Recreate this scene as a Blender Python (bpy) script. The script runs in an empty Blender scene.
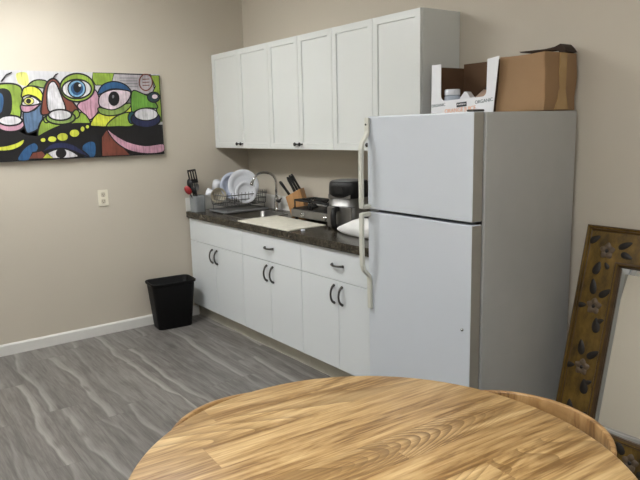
import bpy, bmesh, math, random
from mathutils import Vector, Matrix, noise
random.seed(7)
scene = bpy.context.scene
COL = scene.collection
PI = math.pi

# ------------------------------------------------------------------ camera
cam_data = bpy.data.cameras.new('camera')
cam = bpy.data.objects.new('camera', cam_data)
COL.objects.link(cam)
yaw, pitch, roll, fpx = 0.94974, -0.16992, -0.02861, 631.44
fwd = Vector((-math.sin(yaw) * math.cos(pitch), math.cos(yaw) * math.cos(pitch), math.sin(pitch)))
r0 = Vector((math.cos(yaw), math.sin(yaw), 0))
u0 = r0.cross(fwd)
rr = math.cos(roll) * r0 + math.sin(roll) * u0
uu = -math.sin(roll) * r0 + math.cos(roll) * u0
M = Matrix((rr, uu, -fwd)).transposed().to_4x4()
M.translation = Vector((4.87445, -2.94274, 1.58594))
cam.matrix_world = M
cam_data.sensor_fit = 'HORIZONTAL'
cam_data.sensor_width = 36.0
cam_data.lens = fpx / 640 * 36.0
cam_data.shift_x = 19.97 / 640
cam_data.shift_y = -4.15 / 640
cam_data.clip_start = 0.05
scene.camera = cam

# ------------------------------------------------------------------ world, lamps, exposure
world = bpy.data.worlds.new('world')
scene.world = world
world.use_nodes = True
world.node_tree.nodes['Background'].inputs[0].default_value = (0.8, 0.82, 0.85, 1)
world.node_tree.nodes['Background'].inputs[1].default_value = 0.15
scene.view_settings.view_transform = 'Standard'
scene.view_settings.look = 'None'
scene.view_settings.gamma = 1.0
scene.view_settings.exposure = 0.56
scene.view_settings.use_curve_mapping = False
CEIL = 2.75
# wraparound ceiling fixtures: (x, y, rotation, emission strength of the diffuser)
FIXTURES = [(1.05, -2.05, 0.0, 29.0), (1.90, -4.40, 0.0, 16.0), (4.20, -2.30, 0.0, 30.0)]  # second one is unseen, added to brighten the wall and mirror by the refrigerator
LAMP_COLOR = (0.985, 0.995, 1.0)

# ------------------------------------------------------------------ materials
def srgb(r, g, b):
    def f(c):
        c /= 255.0
        return c / 12.92 if c <= 0.04045 else ((c + 0.055) / 1.055) ** 2.4
    return (f(r), f(g), f(b), 1.0)

class NT:
    """tiny helper around a material node tree"""
    def __init__(self, name):
        self.m = bpy.data.materials.new(name)
        self.m.use_nodes = True
        self.t = self.m.node_tree
        self.b = self.t.nodes['Principled BSDF']
    def n(self, typ, **kw):
        nd = self.t.nodes.new(typ)
        for k, v in kw.items():
            setattr(nd, k, v)
        return nd
    def link(self, a, b):
        self.t.links.new(a, b)
    def coords(self):
        return self.n('ShaderNodeTexCoord').outputs['Object']
    def mapping(self, src, scale=(1, 1, 1), loc=(0, 0, 0), rot=(0, 0, 0)):
        mp = self.n('ShaderNodeMapping')
        mp.inputs['Scale'].default_value = scale
        mp.inputs['Location'].default_value = loc
        mp.inputs['Rotation'].default_value = rot
        self.link(src, mp.inputs['Vector'])
        return mp.outputs[0]
    def noise(self, vec, scale=5, detail=3, rough=0.5, dist=0.0):
        nd = self.n('ShaderNodeTexNoise')
        nd.inputs['Scale'].default_value = scale
        nd.inputs['Detail'].default_value = detail
        nd.inputs['Roughness'].default_value = rough
        nd.inputs['Distortion'].default_value = dist
        if vec is not None:
            self.link(vec, nd.inputs['Vector'])
        return nd.outputs['Fac']
    def math(self, op, a, b=None, c=None, clamp=False):
        nd = self.n('ShaderNodeMath', operation=op, use_clamp=clamp)
        for i, v in enumerate((a, b, c)):
            if v is None:
                continue
            if isinstance(v, (int, float)):
                nd.inputs[i].default_value = v
            else:
                self.link(v, nd.inputs[i])
        return nd.outputs[0]
    def ramp(self, fac, stops):
        nd = self.n('ShaderNodeValToRGB')
        e = nd.color_ramp.elements
        while len(e) < len(stops):
            e.new(0.5)
        for el, (p, c) in zip(e, stops):
            el.position = p
            el.color = c
        self.link(fac, nd.inputs[0])
        return nd.outputs[0]
    def mix(self, fac, a, b, mode='MIX'):
        nd = self.n('ShaderNodeMix', data_type='RGBA', blend_type=mode)
        for key, v in ((0, fac), (6, a), (7, b)):
            if isinstance(v, (int, float)):
                nd.inputs[key].default_value = v
            elif isinstance(v, tuple):
                nd.inputs[key].default_value = v
            else:
                self.link(v, nd.inputs[key])
        return nd.outputs[2]
    def bump(self, h, strength=0.2, dist=0.01):
        nd = self.n('ShaderNodeBump')
        nd.inputs['Strength'].default_value = strength
        nd.inputs['Distance'].default_value = dist
        self.link(h, nd.inputs['Height'])
        self.link(nd.outputs[0], self.b.inputs['Normal'])
    def set(self, **kw):
        for k, v in kw.items():
            self.b.inputs[k.replace('_', ' ')].default_value = v

def scale_c(c, k):
    return (min(1, c[0] * k), min(1, c[1] * k), min(1, c[2] * k), 1)

def simple(name, c, rough=0.5, metal=0.0, var=0.06, scale=12, bump=0.0, bscale=80, coat=0.0, stretch=(1, 1, 1), spec=0.5):
    a = NT(name)
    co = a.coords()
    f = a.noise(a.mapping(co, stretch), scale, 3)
    col = a.ramp(f, [(0.3, scale_c(c, 1 - var)), (0.7, scale_c(c, 1 + var))])
    a.link(col, a.b.inputs['Base Color'])
    a.set(Roughness=rough, Metallic=metal)
    a.b.inputs['Coat Weight'].default_value = coat
    a.b.inputs['Specular IOR Level'].default_value = spec
    if bump:
        a.bump(a.noise(co, bscale, 2), bump, 0.002)
    return a.m

MAT = {}
MAT['wall'] = simple('wall_paint', srgb(198, 190, 175), 0.75, var=0.012, scale=1.5, bump=0.12, bscale=160, spec=0.3)
MAT['ceiling'] = simple('ceiling_paint', srgb(232, 230, 224), 0.9, var=0.02, bump=0.1)
MAT['trim'] = simple('trim_paint', srgb(222, 221, 216), 0.4, var=0.015)
MAT['gloss_white'] = simple('gloss_laminate', srgb(221, 226, 228), 0.16, var=0.008, scale=3)
MAT['matte_white'] = simple('shaker_paint', srgb(216, 219, 216), 0.38, var=0.01, scale=3)
MAT['carcass'] = simple('carcass_edge', srgb(196, 195, 188), 0.45, var=0.02)
MAT['kick'] = simple('kick_laminate', srgb(182, 178, 164), 0.5, var=0.05)
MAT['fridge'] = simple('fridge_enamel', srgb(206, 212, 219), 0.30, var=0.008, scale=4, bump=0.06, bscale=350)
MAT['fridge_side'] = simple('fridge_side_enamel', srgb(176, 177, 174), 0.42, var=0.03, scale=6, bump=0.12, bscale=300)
MAT['fridge_edge_shaded'] = simple('fridge_door_edge_shade', srgb(150, 147, 138), 0.4, var=0.02)
MAT['cream'] = simple('cream_plastic', srgb(206, 207, 196), 0.35, var=0.015)
MAT['gasket'] = simple('dark_gasket', srgb(52, 52, 50), 0.7)
MAT['black'] = simple('black_plastic', srgb(16, 16, 17), 0.5, var=0.2)
MAT['bin'] = simple('bin_plastic', srgb(6, 6, 7), 0.55, spec=0.25, var=0.1, bump=0.15, bscale=200)
MAT['knob'] = simple('black_knob', srgb(22, 21, 21), 0.35)
MAT['handle'] = simple('dark_nickel', srgb(86, 84, 82), 0.35, metal=0.85)
MAT['chrome'] = simple('chrome', srgb(205, 205, 205), 0.14, metal=1.0, var=0.02)
MAT['steel'] = simple('brushed_steel', srgb(140, 139, 137), 0.42, metal=1.0, var=0.12, scale=30, stretch=(1, 1, 0.02))
MAT['sink_steel'] = simple('sink_steel', srgb(140, 138, 134), 0.35, metal=1.0, var=0.1, scale=20)
MAT['stove_steel'] = simple('stove_metal', srgb(128, 126, 121), 0.45, metal=0.6, var=0.08)
MAT['ceramic'] = simple('white_ceramic', srgb(225, 228, 234), 0.2, var=0.01)
MAT['bluish_ceramic'] = simple('pale_blue_ceramic', srgb(205, 212, 230), 0.22, var=0.01)
MAT['beige_ceramic'] = simple('beige_ceramic', srgb(186, 178, 158), 0.35, var=0.05)
MAT['rack_wire'] = simple('rack_wire', srgb(108, 108, 108), 0.35, metal=0.6)
MAT['tray'] = simple('grey_tray', srgb(120, 121, 122), 0.45, var=0.05)
MAT['red'] = simple('red_silicone', srgb(150, 34, 38), 0.45)
MAT['block'] = simple('knife_block_wood', srgb(176, 132, 84), 0.5, var=0.14, scale=14, stretch=(5, 5, 0.5))
MAT['towel'] = simple('white_cloth', srgb(235, 235, 233), 0.85, var=0.03, bump=0.5, bscale=120)
MAT['mat'] = simple('dish_mat_cloth', srgb(222, 218, 204), 0.9, var=0.06, scale=25, bump=0.6, bscale=180)
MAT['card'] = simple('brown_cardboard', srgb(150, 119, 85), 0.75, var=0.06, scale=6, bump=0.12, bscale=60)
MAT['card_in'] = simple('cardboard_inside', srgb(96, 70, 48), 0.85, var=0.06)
MAT['card_shaded'] = simple('shaded_cardboard', srgb(52, 36, 26), 0.85, var=0.15)  # inside of the open flap, its shade put into the colour
MAT['card_white'] = simple('white_printed_card', srgb(232, 233, 236), 0.5, var=0.012)
MAT['tape'] = simple('packing_tape', srgb(178, 146, 100), 0.2, var=0.06)
MAT['orange_ink'] = simple('orange_ink', srgb(228, 158, 108), 0.6, var=0.03)
MAT['dark_ink'] = simple('dark_green_ink', srgb(70, 92, 96), 0.6, var=0.03)
MAT['black_ink'] = simple('black_ink', srgb(36, 38, 44), 0.6, var=0.03)
MAT['white_ink'] = simple('white_ink', srgb(225, 225, 225), 0.6, var=0.03)
MAT['pinkish'] = simple('mauve_wrapper', srgb(170, 146, 128), 0.5, var=0.15)
MAT['blue_ink'] = simple('blue_label', srgb(170, 180, 192), 0.5)
MAT['outlet'] = simple('outlet_plastic', srgb(226, 220, 202), 0.35, var=0.015)
MAT['outlet_dark'] = simple('outlet_socket', srgb(196, 188, 168), 0.4)
MAT['slot'] = simple('outlet_slot', srgb(60, 54, 46), 0.6)
MAT['petal'] = simple('painted_petal', srgb(96, 80, 62), 0.5, var=0.2, scale=40)
MAT['leaf'] = simple('painted_leaf', srgb(26, 19, 11), 0.5, var=0.3, scale=40)
MAT['dark_molding'] = simple('dark_walnut_molding', srgb(78, 57, 34), 0.4, var=0.25, scale=30, stretch=(1, 1, 1))

def m_gold():
    a = NT('antique_gold_paint')
    co = a.coords()
    f = a.noise(a.mapping(co, (6, 6, 3)), 3, 5, 0.65)
    c = a.ramp(f, [(0.3, srgb(58, 42, 10)), (0.52, srgb(100, 76, 22)), (0.75, srgb(134, 104, 42))])
    a.link(c, a.b.inputs['Base Color'])
    a.set(Roughness=0.42, Metallic=0.15)
    a.bump(f, 0.2, 0.003)
    return a.m
MAT['gold'] = m_gold()

def m_mirror():
    a = NT('mirror_silver')
    f = a.noise(a.coords(), 4, 2)
    c = a.ramp(f, [(0.0, (0.88, 0.89, 0.88, 1)), (1.0, (0.90, 0.91, 0.90, 1))])
    a.link(c, a.b.inputs['Base Color'])
    a.set(Metallic=1.0, Roughness=0.015)
    return a.m
MAT['mirror'] = m_mirror()

def m_glass_plastic():
    a = NT('smoky_clear_plastic')
    f = a.noise(a.coords(), 8, 2)
    c = a.ramp(f, [(0.3, srgb(176, 182, 186)), (0.7, srgb(196, 201, 204))])
    a.link(c, a.b.inputs['Base Color'])
    a.set(Roughness=0.3, Alpha=0.5)
    return a.m
MAT['caddy'] = m_glass_plastic()

def m_granite():
    a = NT('brown_granite')
    co = a.coords()
    n1 = a.noise(co, 9, 6, 0.7)
    n2 = a.noise(co, 70, 3, 0.7)
    v = a.n('ShaderNodeTexVoronoi')
    v.inputs['Scale'].default_value = 160
    a.link(co, v.inputs['Vector'])
    base = a.ramp(n1, [(0.32, srgb(24, 21, 17)), (0.5, srgb(45, 41, 34)), (0.68, srgb(66, 61, 51))])
    sp = a.ramp(n2, [(0.44, srgb(26, 22, 19)), (0.60, srgb(96, 88, 74))])
    c = a.mix(0.4, base, sp)
    spk = a.ramp(v.outputs['Color'], [(0.78, (0, 0, 0, 1)), (0.9, (1, 1, 1, 1))])
    c = a.mix(a.math('MULTIPLY', spk, 0.3), c, srgb(156, 142, 120))
    a.link(c, a.b.inputs['Base Color'])
    a.set(Roughness=0.24)
    a.b.inputs['Specular IOR Level'].default_value = 0.35
    return a.m
MAT['granite'] = m_granite()

def m_floor():
    a = NT('grey_vinyl_planks')
    co = a.coords()
    sep = a.n('ShaderNodeSeparateXYZ')
    a.link(co, sep.inputs[0])
    W, Ln = 0.18, 1.22
    yv = a.math('DIVIDE', sep.outputs['Y'], W)
    row = a.math('FLOOR', yv)
    fy = a.math('FRACT', yv)
    wn = a.n('ShaderNodeTexWhiteNoise', noise_dimensions='1D')
    a.link(row, wn.inputs['W'])
    xo = a.math('ADD', a.math('DIVIDE', sep.outputs['X'], Ln), a.math('MULTIPLY', wn.outputs['Value'], 7.31))
    colm = a.math('FLOOR', xo)
    fx = a.math('FRACT', xo)
    idv = a.n('ShaderNodeCombineXYZ')
    a.link(row, idv.inputs[0]); a.link(colm, idv.inputs[1])
    wn2 = a.n('ShaderNodeTexWhiteNoise', noise_dimensions='3D')
    a.link(idv.outputs[0], wn2.inputs['Vector'])
    rnd = wn2.outputs['Value']
    # per-plank shifted coordinates
    pc = a.n('ShaderNodeCombineXYZ')
    a.link(sep.outputs['X'], pc.inputs[0]); a.link(sep.outputs['Y'], pc.inputs[1])
    a.link(a.math('MULTIPLY', rnd, 37.0), pc.inputs[2])
    # fine grain along x
    g1 = a.noise(a.mapping(pc.outputs[0], (2.2, 34, 1)), 1.6, 5, 0.65, 0.5)
    g2 = a.noise(a.mapping(pc.outputs[0], (1.3, 9, 1)), 1.7, 4, 0.6, 1.2)
    g3 = a.noise(a.mapping(pc.outputs[0], (5, 90, 1)), 2.0, 3, 0.6)
    t = a.math('ADD', a.math('MULTIPLY', g1, 0.4), a.math('ADD', a.math('MULTIPLY', g2, 0.42), a.math('MULTIPLY', g3, 0.18)))
    col = a.ramp(t, [(0.30, srgb(74, 70, 67)), (0.44, srgb(102, 98, 95)), (0.56, srgb(124, 121, 117)), (0.72, srgb(144, 141, 137))])
    # pale sapwood streak wandering along each plank: one crisp side, one soft side
    wav = a.noise(a.mapping(pc.outputs[0], (0.8, 0.0, 1)), 2.0, 2, 0.45)
    wn3 = a.n('ShaderNodeTexWhiteNoise', noise_dimensions='3D')
    a.link(a.mapping(idv.outputs[0], loc=(5.3, 1.7, 2.2)), wn3.inputs['Vector'])
    centre = a.math('ADD', a.math('MULTIPLY', a.math('SUBTRACT', wav, 0.5), 1.3), a.math('ADD', 0.15, a.math('MULTIPLY', rnd, 0.6)))
    d = a.math('SUBTRACT', fy, centre)
    wid = a.math('ADD', 0.12, a.math('MULTIPLY', wn3.outputs['Value'], 0.22))
    soft = a.math('SUBTRACT', 1.0, a.math('DIVIDE', d, wid), clamp=True)
    crisp = a.math('MULTIPLY', d, 16.0, clamp=True)
    pale = a.math('MULTIPLY', a.math('MULTIPLY', soft, crisp), a.math('ADD', 0.26, a.math('MULTIPLY', wn3.outputs['Value'], 0.42)), clamp=True)
    col = a.mix(pale, col, a.mix(g1, srgb(160, 157, 152), srgb(192, 189, 184)))
    vein = a.math('MULTIPLY', a.math('SUBTRACT', 1.0, a.math('MULTIPLY', a.math('ABSOLUTE', a.math('ADD', d, 0.03)), 18.0), clamp=True), 0.30)
    col = a.mix(vein, col, srgb(92, 88, 84))
    # knots
    kv = a.n('ShaderNodeTexVoronoi', feature='F1')
    kv.inputs['Scale'].default_value = 1.0
    a.link(a.mapping(pc.outputs[0], (2.2, 5.2, 1)), kv.inputs['Vector'])
    kd = a.math('ADD', kv.outputs['Distance'], a.math('MULTIPLY', a.math('SUBTRACT', g1, 0.5), 0.35))
    kn = a.ramp(kd, [(0.04, (1, 1, 1, 1)), (0.17, (0, 0, 0, 1))])
    col = a.mix(a.math('MULTIPLY', kn, 0.55), col, srgb(76, 72, 68))
    # plank tint and joints
    col = a.mix(1.0, col, a.ramp(rnd, [(0.0, (0.90, 0.90, 0.90, 1)), (1.0, (1.06, 1.05, 1.04, 1))]), 'MULTIPLY')
    jy = a.math('MINIMUM', fy, a.math('SUBTRACT', 1.0, fy))
    jx = a.math('MULTIPLY', a.math('MINIMUM', fx, a.math('SUBTRACT', 1.0, fx)), Ln / W)
    j = a.math('MINIMUM', jy, jx)
    jm = a.math('SUBTRACT', 1.0, a.math('MULTIPLY', j, 90.0), clamp=True)
    col = a.mix(a.math('MULTIPLY', jm, 0.5), col, srgb(70, 66, 63))
    a.link(col, a.b.inputs['Base Color'])
    a.set(Roughness=0.42)
    a.bump(t, 0.08, 0.002)
    return a.m
MAT['floor'] = m_floor()

def m_wood(name, W, L, dark, mid, light, angle=0.0, rough=0.4, planks=True, axis='Y', ring_row=None):
    """planked hardwood: boards W wide running along the axis, each with its own grain"""
    a = NT(name)
    co = a.coords()
    if angle:
        co = a.mapping(co, rot=(0, 0, angle))
    sep = a.n('ShaderNodeSeparateXYZ')
    a.link(co, sep.inputs[0])
    X, Y, Z = sep.outputs['X'], sep.outputs['Y'], sep.outputs['Z']
    if axis == 'Z':
        Y, Z = Z, Y
    xv = a.math('DIVIDE', X, W)
    row = a.math('FLOOR', xv)
    fx = a.math('FRACT', xv)
    wn = a.n('ShaderNodeTexWhiteNoise', noise_dimensions='1D')
    a.link(row, wn.inputs['W'])
    yo = a.math('ADD', a.math('DIVIDE', Y, L), a.math('MULTIPLY', wn.outputs['Value'], 5.7))
    fy = a.math('FRACT', yo)
    idv = a.n('ShaderNodeCombineXYZ')
    a.link(row, idv.inputs[0]); a.link(a.math('FLOOR', yo), idv.inputs[1])
    wn2 = a.n('ShaderNodeTexWhiteNoise', noise_dimensions='3D')
    a.link(idv.outputs[0], wn2.inputs['Vector'])
    rnd = wn2.outputs['Value'] if planks else a.math('MULTIPLY', wn2.outputs['Value'], 0.0)
    pc = a.n('ShaderNodeCombineXYZ')
    a.link(X, pc.inputs[0]); a.link(Y, pc.inputs[1])
    a.link(a.math('ADD', Z, a.math('MULTIPLY', rnd, 23.0)), pc.inputs[2])
    v = pc.outputs[0]
    big = a.noise(a.mapping(v, (9.0, 1.6, 1)), 1.5, 4, 0.6, 1.2)
    fine = a.noise(a.mapping(v, (60, 2.4, 4)), 1.5, 4, 0.7, 0.4)
    streak = a.noise(a.mapping(v, (40, 1.3, 2)), 1.4, 5, 0.65, 1.2)
    fld = a.noise(a.mapping(v, (4.2, 0.62, 1)), 1.0, 2, 0.35, 0.5)
    ring = a.math('FRACT', a.math('MULTIPLY', fld, 22.0))
    ring = a.math('POWER', ring, 2.5)
    wn4 = a.n('ShaderNodeTexWhiteNoise', noise_dimensions='3D')
    a.link(a.mapping(idv.outputs[0], loc=(3.1, 8.4, 1.9)), wn4.inputs['Vector'])
    ringamt = a.ramp(wn4.outputs['Value'], [(0.62, (0.10, 0.10, 0.10, 1)), (0.80, (0.62, 0.62, 0.62, 1))])
    t = a.math('ADD', a.math('MULTIPLY', big, 0.42), a.math('ADD', a.math('MULTIPLY', fine, 0.24), a.math('MULTIPLY', streak, 0.34)))
    col = a.ramp(t, [(0.33, scale_c(dark, 0.85)), (0.42, dark), (0.50, mid), (0.62, light)])
    col = a.mix(a.math('MULTIPLY', ring, ringamt), col, scale_c(dark, 0.75))
    if ring_row is not None:   # one board cut through the heart: nested cathedral arches
        xc = a.math('SUBTRACT', fx, 0.42)
        par = a.math('ADD', a.math('MULTIPLY', a.math('MULTIPLY', xc, xc), 0.62), a.math('ADD', Y, a.math('MULTIPLY', a.math('SUBTRACT', a.noise(a.mapping(v, (4, 2.0, 1)), 1.3, 1, 0.4), 0.5), 0.16)))
        arch = a.math('POWER', a.math('FRACT', a.math('MULTIPLY', par, 27.0)), 1.2)
        sel = a.math('COMPARE', row, float(ring_row), 0.1)
        fade = a.math('SUBTRACT', 1.0, a.math('MULTIPLY', a.math('ABSOLUTE', a.math('SUBTRACT', Y, 0.22)), 2.6), clamp=True)
        col = a.mix(a.math('MULTIPLY', a.math('MULTIPLY', arch, sel), fade), col, scale_c(dark, 0.62))
    kn = a.n('ShaderNodeTexVoronoi', feature='F1')
    kn.inputs['Scale'].default_value = 1.0
    a.link(a.mapping(v, (7, 2.6, 1)), kn.inputs['Vector'])
    km = a.ramp(a.math('ADD', kn.outputs['Distance'], a.math('MULTIPLY', a.math('SUBTRACT', fine, 0.5), 0.3)), [(0.03, (1, 1, 1, 1)), (0.16, (0, 0, 0, 1))])
    col = a.mix(a.math('MULTIPLY', km, 0.6), col, scale_c(dark, 0.55))
    tint = a.ramp(rnd, [(0.0, (0.82, 0.78, 0.72, 1)), (0.5, (0.97, 0.97, 0.95, 1)), (1.0, (1.07, 1.08, 1.08, 1))])
    if planks:
        col = a.mix(1.0, col, tint, 'MULTIPLY')
        j = a.math('MINIMUM', a.math('MULTIPLY', a.math('MINIMUM', fx, a.math('SUBTRACT', 1.0, fx)), W),
                   a.math('MULTIPLY', a.math('MINIMUM', fy, a.math('SUBTRACT', 1.0, fy)), L))
        jm = a.math('SUBTRACT', 1.0, a.math('MULTIPLY', j, 900.0), clamp=True)
        col = a.mix(a.math('MULTIPLY', jm, 0.35), col, scale_c(dark, 0.6))
    a.link(col, a.b.inputs['Base Color'])
    a.set(Roughness=rough)
    a.bump(fine, 0.08, 0.002)
    return a.m
MAT['table'] = m_wood('acacia_table_wood', 0.118, 1.6, srgb(132, 97, 53), srgb(180, 145, 95), srgb(214, 184, 134), angle=0.06, rough=0.38, ring_row=-1)
MAT['chair'] = m_wood('acacia_chair_wood', 0.5, 0.9, srgb(112, 79, 44), srgb(156, 117, 71), srgb(194, 157, 107), rough=0.42, planks=False)

def drip(name, c, amt=0.55):
    """acrylic paint with vertical drips of its own"""
    a = NT(name)
    co = a.coords()
    f = a.noise(a.mapping(co, (1, 34, 3.0)), 2.0, 4, 0.65)
    g = a.ramp(a.noise(a.mapping(co, (1, 5.5, 6.5)), 1.3, 3, 0.6), [(0.42, (0, 0, 0, 1)), (0.66, (1, 1, 1, 1))])
    col = a.ramp(f, [(0.36, scale_c(c, 0.62 if sum(c[:3]) > 0.2 else 0.6)), (0.5, c), (0.78, scale_c(c, 1.15))])
    a.link(a.mix(a.math('MULTIPLY', g, amt), col, scale_c(c, 0.42)), a.b.inputs['Base Color'])
    a.set(Roughness=0.5)
    return a.m
PCOL = dict(black=(20, 18, 20), lime=(146, 174, 66), greypink=(186, 180, 184), grey=(140, 138, 142), paleyellow=(222, 222, 120),
            blue=(44, 88, 132), white=(216, 214, 217), brown=(122, 66, 52), yellow=(206, 212, 70), bluegrey=(92, 118, 148),
            limegrey=(132, 158, 82), pink=(200, 152, 170), lightblue=(130, 178, 212), pinkwhite=(226, 208, 216), green=(108, 160, 62),
            darkteal=(34, 58, 66), navy=(34, 40, 78), teal=(30, 84, 96))
for k, v in PCOL.items():
    MAT['paint_' + k] = drip('paint_' + k, srgb(*v))
MAT['canvas'] = simple('canvas_ground', srgb(190, 189, 192), 0.6, var=0.12, scale=3, stretch=(1, 14, 2))

def m_diffuser(name, strength):
    a = NT(name)
    f = a.noise(a.coords(), 30, 2)
    c = a.ramp(f, [(0.0, scale_c(LAMP_COLOR, 0.98)), (1.0, (*LAMP_COLOR, 1))])
    a.link(c, a.b.inputs['Emission Color'])
    a.b.inputs['Emission Strength'].default_value = strength
    a.set(Roughness=0.5)
    return a.m
for i, fx_ in enumerate(FIXTURES):
    MAT['diffuser%d' % i] = m_diffuser('lamp_diffuser_%d' % i, fx_[3])

# ------------------------------------------------------------------ mesh helpers
def tag(o, label=None, cat=None, group=None, kind=None):
    for k, v in (('label', label), ('category', cat), ('group', group), ('kind', kind)):
        if v:
            o[k] = v
    return o

def thing(name, label, cat, loc=(0, 0, 0), rotz=0.0, group=None):
    o = bpy.data.objects.new(name, None)
    o.empty_display_size = 0.1
    COL.objects.link(o)
    o.location = loc
    o.rotation_euler = (0, 0, rotz)
    return tag(o, label, cat, group)

def obj(name, bm, mats, parent=None, bevel=0.0, seg=2, label=None, subsurf=0):
    """link a bmesh as ONE mesh object"""
    bmesh.ops.recalc_face_normals(bm, faces=bm.faces)
    me = bpy.data.meshes.new(name)
    bm.to_mesh(me)
    bm.free()
    if not isinstance(mats, (list, tuple)):
        mats = [mats]
    for m in mats:
        me.materials.append(MAT[m])
    o = bpy.data.objects.new(name, me)
    COL.objects.link(o)
    if parent is not None:
        o.parent = parent
    if bevel:
        b = o.modifiers.new('bevel', 'BEVEL')
        b.width = bevel
        b.segments = seg
        b.limit_method = 'ANGLE'
        b.angle_limit = 0.7
    if subsurf:
        s = o.modifiers.new('subsurf', 'SUBSURF')
        s.levels = s.render_levels = subsurf
        for p in me.polygons:
            p.use_smooth = True
    if label:
        o['label'] = label
    return o

def B():
    return bmesh.new()

def box(bm, x0, x1, y0, y1, z0, z1, mi=0, rot=None, piv=None):
    vs = [bm.verts.new((x, y, z)) for x in (x0, x1) for y in (y0, y1) for z in (z0, z1)]
    idx = [(0, 1, 3, 2), (4, 6, 7, 5), (0, 4, 5, 1), (2, 3, 7, 6), (0, 2, 6, 4), (1, 5, 7, 3)]
    fs = []
    for f in idx:
        fc = bm.faces.new([vs[i] for i in f])
        fc.material_index = mi
        fs.append(fc)
    if rot is not None:
        bmesh.ops.rotate(bm, verts=vs, cent=piv or (0, 0, 0), matrix=rot)
    return vs, fs

def lathe(bm, prof, c=(0, 0, 0), seg=32, mi=0, mat=None, sx=1.0, sy=1.0):
    """profile [(r, z)] turned around z; mat is an optional Matrix applied afterwards"""
    rings = []
    new = []
    for r, z in prof:
        if r < 1e-6:
            v = bm.verts.new((c[0], c[1], c[2] + z)); new.append(v)
            rings.append([v])
        else:
            ring = []
            for i in range(seg):
                t = 2 * PI * i / seg
                v = bm.verts.new((c[0] + sx * r * math.cos(t), c[1] + sy * r * math.sin(t), c[2] + z))
                ring.append(v); new.append(v)
            rings.append(ring)
    for a, b in zip(rings, rings[1:]):
        for i in range(seg):
            j = (i + 1) % seg
            if len(a) == 1 and len(b) == 1:
                continue
            if len(a) == 1:
                f = bm.faces.new((a[0], b[i], b[j]))
            elif len(b) == 1:
                f = bm.faces.new((a[i], a[j], b[0]))
            else:
                f = bm.faces.new((a[i], a[j], b[j], b[i]))
            f.smooth = True
            f.material_index = mi
    if mat is not None:
        bmesh.ops.transform(bm, matrix=mat, verts=new)
    return new

def frames_along(pts):
    out = []
    n = len(pts)
    ref = None
    for i in range(n):
        t = (pts[min(i + 1, n - 1)] - pts[max(i - 1, 0)]).normalized()
        if ref is None:
            ref = Vector((0, 0, 1)) if abs(t.z) < 0.9 else Vector((1, 0, 0))
        a = t.cross(ref)
        if a.length < 1e-5:
            a = t.cross(Vector((0, 1, 0)))
        a.normalize()
        b = a.cross(t).normalized()
        ref = b
        out.append((a, b))
    return out

def tube(bm, pts, r, seg=10, mi=0, closed=False):
    pts = [Vector(p) for p in pts]
    rs = r if isinstance(r, (list, tuple)) else [r] * len(pts)
    fr = frames_along(pts)
    rings = []
    for p, q, (a, b) in zip(pts, rs, fr):
        rings.append([bm.verts.new(p + q * (math.cos(2 * PI * k / seg) * a + math.sin(2 * PI * k / seg) * b)) for k in range(seg)])
    pairs = list(zip(rings, rings[1:]))
    if closed:
        pairs.append((rings[-1], rings[0]))
    for u, v in pairs:
        for k in range(seg):
            f = bm.faces.new((u[k], u[(k + 1) % seg], v[(k + 1) % seg], v[k]))
            f.smooth = True
            f.material_index = mi
    if not closed:
        for rg in (rings[0], rings[-1]):
            f = bm.faces.new(rg)
            f.material_index = mi

def sweep_rect(bm, pts, w, h, side, mi=0):
    """rectangular bar along pts; side = fixed Vector for the width direction"""
    pts = [Vector(p) for p in pts]
    side = Vector(side).normalized()
    rings = []
    n = len(pts)
    for i, p in enumerate(pts):
        t = (pts[min(i + 1, n - 1)] - pts[max(i - 1, 0)]).normalized()
        u = t.cross(side).normalized()
        rings.append([bm.verts.new(p + sx * side * w / 2 + sy * u * h / 2) for sx, sy in ((-1, -1), (1, -1), (1, 1), (-1, 1))])
    for a, b in zip(rings, rings[1:]):
        for k in range(4):
            f = bm.faces.new((a[k], a[(k + 1) % 4], b[(k + 1) % 4], b[k]))
            f.material_index = mi
    bm.faces.new(rings[0]); bm.faces.new(rings[-1])

def prism(bm, poly, lo, hi, axis='z', mi=0, smooth=False):
    """extrude a 2D outline between lo and hi along an axis"""
    def P(a, b, c):
        return (a, b, c) if axis == 'z' else ((a, c, b) if axis == 'y' else (c, a, b))
    A = [bm.verts.new(P(x, y, lo)) for x, y in poly]
    Bv = [bm.verts.new(P(x, y, hi)) for x, y in poly]
    n = len(poly)
    fs = [bm.faces.new(A), bm.faces.new(Bv)]
    for i in range(n):
        f = bm.faces.new((A[i], A[(i + 1) % n], Bv[(i + 1) % n], Bv[i]))
        f.smooth = smooth
        fs.append(f)
    for f in fs:
        f.material_index = mi
    return A + Bv

def rrect(x0, x1, y0, y1, r, n=5):
    out = []
    for cx, cy, a0 in ((x1 - r, y1 - r, 0), (x0 + r, y1 - r, 90), (x0 + r, y0 + r, 180), (x1 - r, y0 + r, 270)):
        for i in range(n + 1):
            t = math.radians(a0 + 90 * i / n)
            out.append((cx + r * math.cos(t), cy + r * math.sin(t)))
    return out

def loft(bm, loops, cap0=True, cap1=True, mi=0, smooth=True):
    """skin closed loops of equal vertex count"""
    rings = [[bm.verts.new(p) for p in lp] for lp in loops]
    n = len(rings[0])
    for a, b in zip(rings, rings[1:]):
        for i in range(n):
            f = bm.faces.new((a[i], a[(i + 1) % n], b[(i + 1) % n], b[i]))
            f.smooth = smooth
            f.material_index = mi
    if cap0:
        bm.faces.new(rings[0]).material_index = mi
    if cap1:
        bm.faces.new(rings[-1]).material_index = mi
    return [v for r in rings for v in r]

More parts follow.
